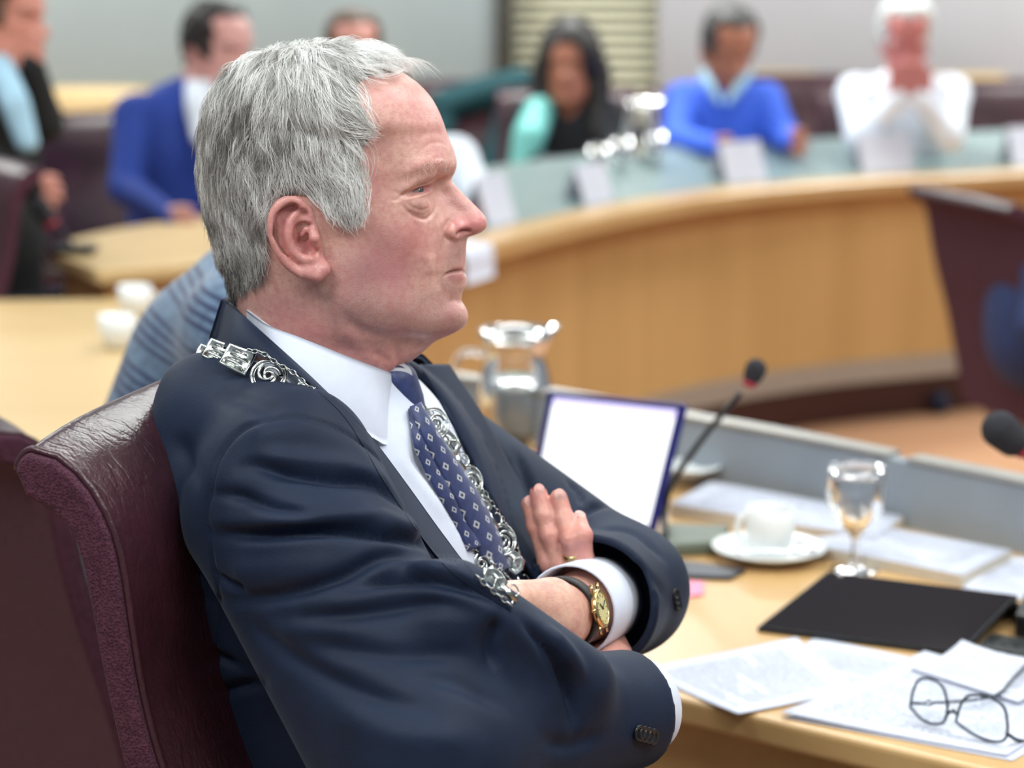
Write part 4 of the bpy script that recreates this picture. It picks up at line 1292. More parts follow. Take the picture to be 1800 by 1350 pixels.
AXR = (RW - RE) / np.linalg.norm(RW - RE)
cr = np_obj('cuff', ring_band(CUFF_R - AXR * 0.03, AXR, 0.0380, 0.0385, 0.046, 0.0022), M_SHIRT, shirt)
# overlapping end of the near cuff
_u = np.cross(AXL, [0, 0, 1.0]); _u /= np.linalg.norm(_u); _w = np.cross(AXL, _u)
M_BUTTON = plain('dark_horn_button', srgb(22, 24, 30), 0.25, 0, 0.2, 200)
def button(c, n, r, parent):
    n = n / np.linalg.norm(n); u = np.cross(n, [0, 0, 1.0]); u /= np.linalg.norm(u) + 1e-9; w = np.cross(n, u)
    V, F = lathe([(0.0001, 0.0016), (r * .55, 0.0014), (r * .7, 0.0022), (r * .92, 0.0024), (r, 0.0012), (r * .9, 0), (0.0001, 0)], 20)
    W = c + V[:, :1] * u + V[:, 1:2] * w + V[:, 2:] * n
    return np_obj('button', (W, F), M_BUTTON, parent)
for k in range(4):
    h = near_hit(1122 + 8 * k, 1288 + 2 * k, js.bvh)
    if h is not None: button(h + np.array([0, -0.0008, 0]), np.array([0.75, -0.62, 0.1]), 0.0070, jacket)
for k in range(3):
    h = near_hit(1186 + 2 * k, 1044 + 10 * k, js.bvh)
    if h is not None: button(h + np.array([0.0, -0.0008, 0]), np.array([0.7, -0.65, 0.2]), 0.0052, jacket)

def tie_material():
    t = NT('patterned_silk_tie')
    uv = t.node('ShaderNodeUVMap').outputs[0]
    mp = t.node('ShaderNodeMapping'); mp.inputs['Scale'].default_value = (2.6, 12, 1); t.l(uv, mp.inputs[0])
    sp = t.node('ShaderNodeSeparateXYZ'); t.l(mp.outputs[0], sp.inputs[0])
    row = t.math('FLOOR', sp.outputs[1])
    sh = t.math('MULTIPLY', t.math('MODULO', row, 2.0), 0.5)
    fx = t.math('ABSOLUTE', t.math('SUBTRACT', t.math('FRACT', t.math('ADD', sp.outputs[0], sh)), 0.5))
    fy = t.math('ABSOLUTE', t.math('SUBTRACT', t.math('FRACT', sp.outputs[1]), 0.5))
    d = t.math('ADD', fx, t.math('MULTIPLY', fy, 0.8))
    n = t.noise(160, 3)
    c = t.ramp(n, [(0.3, srgb(28, 40, 84)), (0.7, srgb(44, 58, 108))])
    c = t.mix(t.math('LESS_THAN', d, 0.24), c, srgb(176, 178, 184))
    c = t.mix(t.math('LESS_THAN', d, 0.11), c, srgb(40, 44, 70))
    t.color(c); t.set(Roughness=0.5, Sheen_Weight=0.3); t.bump(t.noise(600, 2), 0.2, 0.0005)
    return t.m
M_TIE = tie_material()
def tie_mesh(cen, wid, off, nv=15, thick=0.004, tw=None, puff=0.006):
    """centre line (px,py), widths in metres; laid on the shirt"""
    n = 50
    Cn = curve_pts(cen, n); Wd = np.interp(np.linspace(0, 1, n), np.linspace(0, 1, len(wid)), wid)
    Tw = np.interp(np.linspace(0, 1, n), np.linspace(0, 1, len(tw)), tw) if tw else np.zeros(n)
    P = []
    for (px, py) in Cn:
        h = near_hit(px, py, ss.bvh); P.append(h if h is not None else PY(px, py, 1.93))
    P = np.array(P)
    k = np.ones(9) / 9
    P = np.stack([np.convolve(np.pad(P[:, i], 4, 'edge'), k, 'valid') for i in range(3)], 1)
    N = np.array([0.80, -0.42, 0.42]); N /= np.linalg.norm(N)
    Vf = np.zeros((n, nv, 3)); uv = []
    for j in range(nv):
        s = j / (nv - 1) * 2 - 1
        ang = Tw
        lat = EL_[None] * np.cos(ang)[:, None] + N[None] * np.sin(ang)[:, None]
        Vf[:, j] = P + N * (off + puff * (1 - s * s)) + lat * (Wd / 2 * s)[:, None]
        uv.append(np.stack([np.full(n, (s + 1) / 2), np.linspace(0, 1, n)], 1))
    W, F = sheet(Vf, thick)
    U = np.stack(uv, 1).reshape(-1, 2)
    return W, F, np.vstack([U, U])
def tie_part(name, args, parent=None, **kw):
    W, F, U = tie_mesh(*args, **kw)
    return link(name, mesh_np(name, W, F, None, U), M_TIE, parent)
tie = tie_part('tie', ([(716, 708), (745, 765), (783, 828), (821, 893), (850, 955), (872, 1015)], [0.019, 0.029, 0.036, 0.040, 0.042, 0.040], 0.006), man, tw=[0, 0, 0.05, 0.05, 0.1, 0.1])
tie_part('tail', ([(716, 712), (736, 780), (764, 840), (802, 905), (834, 970)], [0.008, 0.024, 0.026, 0.026, 0.026], 0.002), tie)
# knot
KC = near_hit(714, 700, ss.bvh); KC = PY(712, 702, 1.955) if KC is None else KC
KC = PY(712, 702, 1.938)
kf = Field(KC - 0.045, KC + 0.045, 0.0016)
kf.chain([KC + np.array([-0.006, 0, 0.016]), KC, KC + np.array([0.010, -0.002, -0.022])], [0.0175, 0.0165, 0.0115], 0.006)
KV, KF_ = kf.mesh()
kuv = np.stack([0.5 + (KV[:, 1] - KC[1]) * 12, 0.05 + (KV[:, 2] - KC[2]) * 2.2], 1)
link('knot', mesh_np('knot', KV, KF_, None, kuv), M_TIE, tie)

# ------------------------------------------------------------------ silver chain of office
def merge(lst):
    Vs, Fs, o = [], [], 0
    for V, F in lst: Vs.append(V); Fs.append(F + o); o += len(V)
    return np.concatenate(Vs), np.concatenate(Fs)
def silver_material():
    t = NT('silver')
    n = t.noise(90, 3)
    t.color(t.ramp(n, [(0.35, srgb(150, 152, 150)), (0.65, srgb(226, 230, 226))])); t.set(Metallic=1.0, Roughness=0.22)
    t.bump(t.noise(300, 3), 0.3, 0.0006)
    return t.m
M_SILVER = silver_material()
ALLB = lambda: (js.bvh, ss.bvh)
def scene_hit(px, py, lift=0.004, dflt=1.93):
    h = near_hit(px, py, js.bvh, ss.bvh, LAPB)
    return PY(px, py, (dflt if h is None else h[1]) - lift)
def bvh_of(VF):
    return BVHTree.FromPolygons(VF[0].tolist(), VF[1].tolist())
LAPB = bvh_of(merge([ncol, flap_, fcol]))
_tw = tie_mesh([(716, 708), (745, 765), (783, 828), (821, 893), (850, 955), (872, 1015)], [0.019, 0.029, 0.036, 0.040, 0.042, 0.040], 0.006, tw=[0, 0, 0.05, 0.05, 0.1, 0.1])
SCB = bvh_of(_tw[:2])
chain = empty('chain_of_office', (man.location[0], man.location[1], float(PY(700, 700, 1.95)[2])))
tag(chain, 'ornate silver chain of office hung round the neck of the man in the navy suit', 'chain')
# one link
a_ = np.linspace(0, 2 * np.pi, 14, endpoint=False)
LKV, LKF = tube_np(np.stack([0.0031 * np.cos(a_), 0.0019 * np.sin(a_), 0 * a_], 1), 0.00052, 5, closed=True)
link_me = mesh_np('link', LKV, LKF); link_me.materials.append(M_SILVER); link_me.polygons.foreach_set('use_smooth', np.ones(len(LKF), bool))
def put(name, me, pos, X, Nn, parent, sc=1.0):
    X = Vector(X).normalized(); Nn = Vector(Nn); Yv = Nn.cross(X).normalized(); Z = X.cross(Yv).normalized()
    Mx = Matrix((X, Yv, Z)).transposed().to_4x4(); Mx.translation = Vector(pos)
    o = bpy.data.objects.new(name, me); C.objects.link(o)
    o.parent = parent; o.matrix_parent_inverse = wmat(parent).inverted(); o.matrix_basis = Mx @ Matrix.Scale(sc, 4)
    return o
def chain_line(pts, lift=0.004, dflt=1.93, gap=0.0052, fix=None):
    P = np.array([scene_hit(px, py, lift, dflt) if fix is None else PY(px, py, fix(px)) for px, py in curve_pts(pts, 60)])
    k = np.ones(7) / 7; P = np.stack([np.convolve(np.pad(P[:, i], 3, 'edge'), k, 'valid') for i in range(3)], 1)
    L = np.concatenate([[0], np.cumsum(np.linalg.norm(np.diff(P, axis=0), axis=1))])
    m = int(L[-1] / gap)
    for i in range(m):
        s = (i + .5) * gap
        p = np.array([np.interp(s, L, P[:, k]) for k in range(3)]); q = np.array([np.interp(s + 0.002, L, P[:, k]) for k in range(3)])
        n0 = np.array([0.5, -0.8, 0.3]) if i % 2 else np.array([0.9, 0.3, 0.5])
        put('link', link_me, p, q - p + 1e-6, n0, chain)
    return P
# plates: openwork medallions and shields
def ring_part(r, t, n=22):
    a = np.linspace(0, 2 * np.pi, n, endpoint=False)
    return tube_np(np.stack([r * np.cos(a), r * np.sin(a), 0 * a], 1), t, 6, closed=True)
def medallion_me():
    L = [ring_part(0.0125, 0.0011), ring_part(0.0105, 0.0005)]
    for k in range(3):
        a = np.linspace(0.4, 3.4, 12); r = np.linspace(0.009, 0.003, 12)
        L.append(tube_np(np.stack([r * np.cos(a + 2.1 * k), r * np.sin(a + 2.1 * k), 0.001 + 0 * a], 1), np.linspace(0.0016, 0.0007, 12), 6, cap=False))
    L.append(ring_part(0.0032, 0.0013, 12))
    return merge(L)
def shield_me():
    o = np.array([(0, .013), (.008, .010), (.0095, .002), (.007, -.007), (0, -.013), (-.007, -.007), (-.0095, .002), (-.008, .010)])
    n = len(o); V = []; 
    for s, z in ((1.0, -0.0006), (1.0, 0.0008), (.82, 0.0016), (.72, 0.0008), (.35, 0.0022), (0.02, 0.0026)):
        V.append(np.column_stack([o * s, np.full(n, z)]))
    F = grid_faces(6, n, True)
    return merge([(np.concatenate(V), F), tube_np([(-.006, .004, .002), (0, .0, .003), (.006, .004, .002)], 0.0008, 6, cap=False), tube_np([(0, .008, .002), (0, -.008, .003)], 0.0008, 6, cap=False)])
def swirl_me():
    L = []
    for s in (1, -1):
        a = np.linspace(0, 4.6, 18); r = np.linspace(0.0095, 0.002, 18)
        L.append(tube_np(np.stack([s * (0.006 - r * np.cos(a) * .7), r * np.sin(a), 0 * a], 1), np.linspace(0.0012, 0.0006, 18), 6, cap=False))
    V, F = box_np((-.0022, -.009, -.0006), (.0022, .009, .0012)); L.append((V, F))
    return merge(L)
def plate_me():
    L = []
    o = np.array([(-.011, .008), (.009, .010), (.011, -.009), (-.010, -.008)]); V = []
    for s, z in ((1.0, -0.0006), (1.0, 0.0012), (.86, 0.0014), (.82, 0.0007), (.02, 0.0009)): V.append(np.column_stack([o * s, np.full(4, z)]))
    L.append((np.concatenate(V), grid_faces(5, 4, True)))
    for k in range(4): L.append(box_np((-.0065, -.0055 + k * .0032, 0.0006), (.006 - .002 * (k % 2), -.0042 + k * .0032, 0.0016)))
    return merge(L)
MEDS = []
for nm, fn in (('medallion', medallion_me), ('shield', shield_me), ('swirl', swirl_me), ('plate', plate_me)):
    V, F = fn(); me = mesh_np(nm, V, F); me.materials.append(M_SILVER); me.polygons.foreach_set('use_smooth', np.ones(len(F), bool)); MEDS.append((nm, me))
def plates(pts, n, lift, dflt, sc, first=0, nrm=(0.55, -0.75, 0.4)):
    Q = curve_pts(pts, n * 2 + 1)
    for i in range(n):
        px, py = Q[2 * i + 1]; p = scene_hit(px, py, lift, dflt)
        x2, y2 = Q[2 * i + 2]; q = scene_hit(x2, y2, lift, dflt)
        nm, me = MEDS[(i + first) % 3]
        d = q - p; nn = np.array(nrm)
        put(nm, me, p, np.cross(d, nn), nn, chain, sc)
chain_line([(745, 710), (780, 752), (810, 797), (840, 847), (870, 892), (890, 922), (910, 962), (922, 1002), (930, 1037)], 0.005, 1.95)
plates([(752, 728), (782, 768), (808, 815), (836, 866), (866, 918), (890, 962), (908, 1008), (920, 1040)], 9, 0.004, 1.95, 1.1)
chain_line([(822, 955), (865, 988), (900, 1022), (920, 1047)], 0.0065, 1.90); chain_line([(836, 1010), (862, 1034), (904, 1068)], 0.0065, 1.88)
plates([(836, 975), (862, 1012), (908, 1055)], 3, 0.006, 1.89, 0.95, 0)
# over the near shoulder and along the collar
chain_line([(432, 615), (465, 622), (490, 642), (512, 652), (545, 682), (606, 730)], 0.004, 1.815, fix=lambda x: np.interp(x, [430, 510, 610], [1.836, 1.810, 1.790]))
for px, py, Y, k, sc in ((472, 660, 1.830, 0, 1.15), (418, 632, 1.846, 3, 1.25), (384, 620, 1.882, 3, 1.15), (364, 626, 1.92, 3, 1.0), (535, 690, 1.812, 3, 0.8)):
    put(MEDS[k][0], MEDS[k][1], PY(px, py, Y), (0.9, -0.3, -0.35), (-0.1, -0.72, 0.68), chain, sc)

# ------------------------------------------------------------------ wrist watch
M_GOLD = plain('gold', srgb(206, 182, 128), 0.25, 1.0, 0.1, 80)
M_DIAL = plain('champagne_dial', srgb(214, 206, 150), 0.4, 0.1, 0.05, 80)
M_STRAP = plain('black_leather_strap', srgb(20, 18, 18), 0.35, 0, 0.3, 300, 0.5)
M_GLASSCLEAR = None
WC = LE + (LW - LE) * 0.86
wn = np.array([0.52, -0.82, 0.30]); wn -= AXL * (wn @ AXL); wn /= np.linalg.norm(wn); wt = np.cross(AXL, wn)
watch = empty('wristwatch', tuple(WC)); tag(watch, 'gold wristwatch with champagne dial and black leather strap on the crossed wrist', 'watch')
WRAD = 0.0312
a_ = np.linspace(0, 2 * np.pi, 48, endpoint=False)
Vs = []
for off, r in ((-0.008, 0), (0.008, 0), (0.007, 0.0022), (-0.007, 0.0022)):
    Vs.append(WC + AXL * off + (WRAD + r) * (np.cos(a_)[:, None] * wn + np.sin(a_)[:, None] * wt))
F_ = grid_faces(4, 48, True); j_ = np.arange(48); F_ = np.vstack([F_, np.stack([144 + j_, 144 + (j_ + 1) % 48, (j_ + 1) % 48, j_], 1)])
np_obj('strap', (np.concatenate(Vs), F_), M_STRAP, watch)
def on_watch(V, h=0.0):
    c = WC + wn * (WRAD + 0.0015 + h)
    return c + V[:, :1] * AXL + V[:, 1:2] * wt + V[:, 2:] * wn
V, F = lathe([(0.0001, 0), (0.0150, 0), (0.0168, 0.0015), (0.0168, 0.0038), (0.0155, 0.0056), (0.0140, 0.0054), (0.0138, 0.0046)], 40); np_obj('case', (on_watch(V), F), M_GOLD, watch)
V, F = lathe([(0.0001, 0.0047), (0.0139, 0.0046)], 40); dial = np_obj('dial', (on_watch(V), F), M_DIAL, watch)
for k in range(12):
    c, s = math.cos(k * math.pi / 6), math.sin(k * math.pi / 6)
    V, F = box_np((0.0100, -0.0005, 0.0046), (0.0126, 0.0005, 0.0051)); W = V.copy(); W[:, 0] = V[:, 0] * c - V[:, 1] * s; W[:, 1] = V[:, 0] * s + V[:, 1] * c
    np_obj('hour_mark', (on_watch(W), F), M_GOLD, dial, False)
for ang, ln, wd in ((0.6, 0.0075, 0.0006), (2.6, 0.0110, 0.0004)):
    c, s = math.cos(ang), math.sin(ang)
    V, F = box_np((-0.002, -wd, 0.0052), (ln, wd, 0.0055)); W = V.copy(); W[:, 0] = V[:, 0] * c - V[:, 1] * s; W[:, 1] = V[:, 0] * s + V[:, 1] * c
    np_obj('hand', (on_watch(W), F), M_STRAP, dial, False)
V, F = lathe([(0.0001, 0), (0.002, 0.0003), (0.002, 0.003), (0.0001, 0.0034)], 14); V = V[:, [2, 0, 1]] * [1, 1, 1]; V[:, 0] += 0.0165; V[:, 2] += 0.0028
np_obj('crown', (on_watch(V), F), M_GOLD, watch)
for sx in (1, -1):
    for sy in (1, -1):
        V, F = box_np((-0.001, 0.0, 0.0), (0.001, 0.008, 0.0025)); V = V * [1, sy, 1] + [sx * 0.0085, sy * 0.0135, 0.0002]
        np_obj('lug', (on_watch(V), F), M_GOLD, watch, False)
# finger ring
fr = FPTS[2]; rc = fr[2] + (fr[3] - fr[2]) * 0.55; ra = fr[3] - fr[2]
ring = np_obj('finger_ring', ring_band(rc - ra / np.linalg.norm(ra) * 0.002, ra, 0.0105, 0.0105, 0.004, 0.0014, 32), M_GOLD, None)
tag(ring, 'thin gold ring on the finger resting against the navy sleeve', 'ring')
# ------------------------------------------------------------------ conference chairs: built once at the origin, facing +x
CHW = 0.25     # half width of the back
def chair_profile():
    """side outline of the back, chair space (x forward, z up); surveyed on the chairman's chair"""
    f = [(58, 800), (84, 803), (112, 815), (150, 845), (182, 888), (205, 935), (222, 1000), (238, 1100), (258, 1210), (300, 1350)]
    r = [(30, 838), (34, 860), (52, 876), (95, 896), (130, 925), (152, 975), (170, 1050), (190, 1150), (212, 1245), (240, 1350)]
    cv = lambda L: np.array([[PY(px, py, 1.72)[0], PY(px, py, 1.72)[2]] for px, py in L])
    f = cv(f); r = cv(r)
    f = np.vstack([f, [(-0.222, 0.74), (-0.185, 0.58), (-0.16, 0.47)]]); r = np.vstack([r, [(-0.262, 0.74), (-0.230, 0.58), (-0.205, 0.44)]])
    o = np.array([0.07, 0.0])
    return curve_pts(f - o, 40), curve_pts(r - o, 40)
PF, PR = chair_profile()
def make_chair(name):
    t = empty(name)
    nt = 12
    # rounded scroll end between the two lines
    a = PF[0]; b = PR[0]; mid = (a + b) / 2; rr = np.linalg.norm(a - b) / 2
    d = (a - b) / (2 * rr); nrm = np.array([-d[1], d[0]])
    if nrm[1] < 0: nrm = -nrm
    arc = [mid + rr * (math.cos(th) * d + 0.55 * math.sin(th) * nrm) for th in np.linspace(0, math.pi, nt)]
    prof = np.vstack([PF[::-1], arc[1:-1], PR])                 # from the seat up the front, over the scroll, down the rear
    n = len(prof)
    def shell(y0, y1, inset):
        c = prof.copy(); return np.column_stack([c[:, 0], np.full(n, 0.0), c[:, 1]])
    # leather: front face and scroll, slightly crowned across the width
    ys = np.linspace(-CHW + 0.012, CHW - 0.012, 17)
    nf = len(PF) + nt - 3
    V = []; N2 = np.gradient(prof, axis=0); N2 = np.stack([N2[:, 1], -N2[:, 0]], 1); N2 /= np.linalg.norm(N2, axis=1, keepdims=True)
    for y in ys:
        cr = 0.012 * (1 - (y / CHW)**4)
        V.append(np.column_stack([prof[:nf, 0] + N2[:nf, 0] * cr, np.full(nf, y), prof[:nf, 1] + N2[:nf, 1] * cr]))
    Vg = np.concatenate(V)
    np_obj('backrest', (Vg, grid_faces(len(ys), nf)), M_LEATHER, t)
    # fabric: both sides and the rear
    V = np.vstack([np.column_stack([prof[:, 0], np.full(n, y), prof[:, 1]]) for y in (-CHW, -CHW + 0.014, CHW - 0.014, CHW)])
    inner = mid
    F = [list(f) for f in grid_faces(4, n)]
    F = [f for f in F if True]
    F += [list(range(n))[::-1], list(range(3 * n, 4 * n)), ]
    bm_o = poly_obj('back_shell', V, F, M_CHFAB, t, False)
    m = bm_o.modifiers.new('bevel', 'BEVEL'); m.width = 0.008; m.segments = 3; m.limit_method = 'ANGLE'; m.angle_limit = 1.0
    for y in (-CHW + 0.010, CHW - 0.010):
        P = np.column_stack([prof[:nf, 0] + N2[:nf, 0] * 0.002, np.full(nf, y), prof[:nf, 1] + N2[:nf, 1] * 0.002])
        np_obj('piping', tube_np(P, 0.0035, 6), M_LEATHER, t)
    # seat
    f = Field((-0.30, -0.29, 0.36), (0.33, 0.29, 0.53), 0.012)
    X, Y, Z = f.X - 0.02, f.Y, f.Z - 0.445
    q = [np.abs(X) - 0.215, np.abs(Y) - 0.195, np.abs(Z) - 0.015]
    dd = np.sqrt(sum(np.maximum(k, 0)**2 for k in q)) - 0.045
    f.f = dd.astype(np.float32)
    np_obj('seat', f.mesh(), M_LEATHER, t)
    for s in (1, -1):
        P = curve_pts([(-0.20, s * 0.285, 0.66), (-0.05, s * 0.29, 0.668), (0.10, s * 0.29, 0.664), (0.16, s * 0.285, 0.655)], 14)
        V, F = tube_np(P, 0.022, 10); V[:, 2] = P.mean(0)[2] + (V[:, 2] - P.mean(0)[2]) * 0.7
        np_obj('armrest', (V, F), M_BLACK, t)
        np_obj('arm_bracket', tube_np(curve_pts([(0.02, s * 0.288, 0.655), (0.02, s * 0.295, 0.55), (0.0, s * 0.27, 0.42), (0.0, s * 0.10, 0.41)], 14), 0.013, 8), M_BLACK, t)
    np_obj('column', (lambda VF: (VF[0], VF[1]))(lathe([(0.001, 0.41), (0.05, 0.41), (0.05, 0.38), (0.028, 0.36), (0.028, 0.14), (0.045, 0.12), (0.045, 0.07), (0.001, 0.07)], 18)), M_BLACK, t)
    for k in range(5):
        an = 2 * math.pi * k / 5 + 0.3; c, s = math.cos(an), math.sin(an)
        leg = np_obj('leg', tube_np([(0.03 * c, 0.03 * s, 0.10), (0.16 * c, 0.16 * s, 0.095), (0.30 * c, 0.30 * s, 0.075)], [0.022, 0.018, 0.013], 8), M_BLACK, t)
        V, F = lathe([(0.001, -0.018), (0.026, -0.018), (0.03, -0.012), (0.03, 0.012), (0.026, 0.018), (0.001, 0.018)], 14)
        V = V[:, [0, 2, 1]]; R = np.array([[c, -s, 0], [s, c, 0], [0, 0, 1]]); V = V @ R.T + [0.30 * c, 0.30 * s, 0.030]
        np_obj('caster', (V, F), M_BLACK, leg)
    return t
def copy_tree(o, parent=None, first=True):
    c = o.copy(); C.objects.link(c)
    if parent is not None: c.parent = parent
    for ch in list(o.children): copy_tree(ch, c, False)
    return c
chair0 = make_chair('conference_chair')
CHG = 'burgundy conference chairs'
def place_chair(o, x, y, deg, label):
    o.location = (x, y, 0); o.rotation_euler = (0, 0, math.radians(deg)); tag(o, label, 'chair', CHG)
    return o
def chair_at(deg, wx, wy):
    """origin so that the near top corner of the back stands at (wx, wy)"""
    a = math.radians(deg); lx, ly = -0.43, -CHW
    return wx - (lx * math.cos(a) - ly * math.sin(a)), wy - (lx * math.sin(a) + ly * math.cos(a))
_x, _y = chair_at(-16, -0.362, 1.715)
place_chair(chair0, _x, _y, -16, 'burgundy leather scroll-back chair the man in the navy suit sits in')
def another(x, y, deg, label, sz=1.0):
    o = place_chair(copy_tree(chair0), x, y, deg, label); o.scale = (1, 1, sz); return o
# ------------------------------------------------------------------ people further back (out of focus)
LVv, LFf, _nr, _nc = head_mesh(6.0, 56)
_n = vnormals(LVv, LFf)
if ((LVv - LVv.mean(0)) * _n).sum(1).mean() < 0: LFf = LFf[:, ::-1]
_ls = Sculpt(LVv, LFf)
for pts, a, s in [([(716, 302), (770, 287)], 2, 5), ([(713, 345), (744, 333.5), (760, 330)], -4.5, 3.2), ([(792, 407), (806, 403)], 3, 4), ([(803, 418), (830, 410)], -3, 3), ([(781, 485), (818, 477)], -2, 2.4), ([(690, 540), (640, 540)], 2, 14)]:
    _ls.stroke(pts, a * mm, s * mm, mirror=Y0, taper=False)
LVv = _ls.apply(0)
lpx = near_px(LVv); LLN = vnormals(LVv, LFf)
HC = head_world(np.array([600.0, 330.0, 0.0]))            # head centre
lin = in_poly(lpx, HAIRLINE); lhd = poly_dist(lpx, HAIRLINE[:25])
keep = lpx[:, 1] < 690
EVl, EFl = EV, EF
def rot_head(V, c, yaw, pitch, roll, sc):
    W = (V - HC) * sc
    cp, sp_ = math.cos(pitch), math.sin(pitch)     # nod: + looks down
    x, y, z = W[:, 0] * cp + W[:, 2] * sp_, W[:, 1], -W[:, 0] * sp_ + W[:, 2] * cp
    cr, sr = math.cos(roll), math.sin(roll)
    y, z = y * cr - z * sr, y * sr + z * cr
    cy, sy = math.cos(yaw), math.sin(yaw)
    return np.stack([x * cy - y * sy, x * sy + y * cy, z], 1) + c
def cloth(name, c, rough=0.8): return plain(name, c, rough, 0, 0.12, 12, 0.1)
def skin_tone(name, c):
    t = NT(name)
    at = t.node('ShaderNodeAttribute', attribute_name='Col')
    t.color(t.mix(t.math('MULTIPLY', t.noise(60, 3), 0.25), at.outputs['Color'], tuple(x * 0.7 for x in c[:3]) + (1,)))
    t.set(Roughness=0.5, Subsurface_Weight=0.1, Subsurface_Scale=0.005); return t.m

def hand_field(f, wrist, tip, r=0.04, side=None):
    d = tip - wrist; L = np.linalg.norm(d); d = d / L
    s = np.cross(d, [0, 1.0, 0]) if side is None else np.asarray(side, float); s /= np.linalg.norm(s)
    pc = wrist + d * L * 0.45
    for k in range(4):
        o = s * (k - 1.5) * 0.020
        f.chain([wrist + o * .5, pc + o, tip + o * 1.1 - d * (0.012 * abs(k - 1.3))], [0.020, 0.013, 0.0085], 0.010)
    f.chain([wrist, wrist + d * L * .35 - s * 0.035, wrist + d * L * .62 - s * 0.045], [0.018, 0.013, 0.009], 0.012)

def person(label, head, yaw, pitch, top_mat, skin, hair_mat, shoulders, elbows, hands, tips, hips, torso_r=(0.12, 0.19), collar=None, roll=0.0, sc=1.0, hair='short', legs=None, h=0.012, trousers=None, chest=None, neck_mat=None):
    """all points in world metres; builds clothing, body, hair under one Empty"""
    head = np.asarray(head, float); hips = np.asarray(hips, float)
    p = empty('person', (float(hips[0]), float(hips[1]), 0.0)); tag(p, label, 'person', None)
    sh = [np.asarray(s, float) for s in shoulders]
    mid = (sh[0] + sh[1]) / 2
    pts = np.array([*sh, *[np.asarray(e, float) for e in elbows], *[np.asarray(e, float) for e in hands], hips, mid])
    lo = pts.min(0) - 0.26; hi = pts.max(0) + 0.20; lo[2] = hips[2] - 0.12
    f = Field(lo, hi, h)
    ax = sh[1] - sh[0]; w = np.linalg.norm(ax); ax = ax / w
    up = mid - hips; up /= np.linalg.norm(up); fw = np.cross(ax, up); fw /= np.linalg.norm(fw); up2 = np.cross(fw, ax)
    R3 = np.array([fw, ax, up2])
    L = np.linalg.norm(mid - hips)
    f.ellipsoid(mid - up * 0.12, (torso_r[0], torso_r[1] * 0.92, 0.20), 0.02, R3)
    f.ellipsoid(hips + up * L * 0.38, (torso_r[0] * 1.08, torso_r[1] * 0.88, L * 0.36), 0.06, R3)
    f.ellipsoid(hips + np.array([0, 0, 0.02]), (torso_r[0] * 1.15, torso_r[1] * 0.95, 0.15), 0.06, R3)
    f.capsule(sh[0], sh[1], 0.058, 0.058, 0.04)
    f.capsule(mid + up * 0.015, mid + (head - mid) * 0.32, 0.075, 0.055, 0.04)
    for k in range(2):
        if elbows[k] is None: continue
        e = np.asarray(elbows[k], float); hd = np.asarray(hands[k], float)
        f.chain([sh[k], e], [0.062, 0.050], 0.03); f.chain([e, hd], [0.050, 0.034], 0.015)
    V, F = f.mesh()
    np_obj('top' if collar is None else 'jacket', (smooth_mesh(V, F, 2), F), top_mat, p)
    # body: head, neck, hands
    parts = []
    base = np.array(skin[:3])
    Hv = rot_head(LVv, head, yaw, pitch, roll, sc)
    okf = keep[LFf].all(1)
    col = np.tile(base, (len(Hv), 1))
    lipm = np.exp(-((lpx[:, 0] - 805)**2 + (lpx[:, 1] - 480)**2) / 300); col = col * (1 - 0.4 * lipm[:, None]) + np.array(srgb(160, 70, 70)[:3]) * 0.4 * lipm[:, None]
    parts.append((Hv, LFf[okf], col))
    for sgn in (1, -1):
        E = EVl.copy()
        if sgn < 0: E[:, 1] = 2 * Y0 - E[:, 1]
        if hair != 'long': parts.append((rot_head(E, head, yaw, pitch, roll, sc), EFl if sgn > 0 else EFl[:, ::-1], base * 0.92))
    for k in range(2):
        if tips[k] is None: continue
        wv = np.asarray(hands[k], float); tv = np.asarray(tips[k], float)
        g = Field(np.minimum(wv, tv) - 0.07, np.maximum(wv, tv) + 0.07, 0.006); hand_field(g, wv, tv)
        V, F = g.mesh(); parts.append((V, F, base * 0.95))
    g = Field(lo, np.maximum(hi, head + 0.02), 0.020)
    g.ellipsoid(mid - up * 0.12, (torso_r[0] - .03, torso_r[1] * 0.92 - .03, 0.17), 0.02, R3)
    g.ellipsoid(hips + up * L * 0.38, (torso_r[0] * 1.08 - .03, torso_r[1] * 0.88 - .03, L * 0.34), 0.06, R3)
    g.capsule(mid, head - (head - mid) * 0.15, 0.05, 0.048, 0.03)
    for k in range(2):
        e = np.asarray(elbows[k], float); hd = np.asarray(hands[k], float); g.chain([sh[k] + (mid - sh[k]) * .3, sh[k], e, hd], [0.036, 0.034, 0.028, 0.024], 0.01)
    V, F = g.mesh(); parts.insert(1, (V, F, base))
    V, F, c = bridge_parts(parts)
    link('body', mesh_np('body', V, F, c), skin_tone('skin_tone', skin), p)
    # eyes and brows
    for sgn in (1, -1):
        ev, ef = lathe([(0.0113 * math.sin(a), -0.0113 * math.cos(a)) for a in np.linspace(0.05, math.pi - 0.05, 9)], 12)
        ev = ev[:, [2, 0, 1]] + EYE_C; ev[:, 1] = Y0 + sgn * (EYE_C[1] - Y0) + (ev[:, 1] - EYE_C[1])
        np_obj('eye', (rot_head(ev, head, yaw, pitch, roll, sc), ef), M_DARKEYE, p)
        bl = _ls.path([(712, 308), (740, 294), (775, 288)], 8)
        if sgn < 0: bl[:, 1] = 2 * Y0 - bl[:, 1]
        bv, bf = tube_np(bl, [0.001, .0025, .003, .003, .003, .003, .003, .0015], 6)
        np_obj('eyebrow', (rot_head(bv, head, yaw, pitch, roll, sc), bf), hair_mat, p)
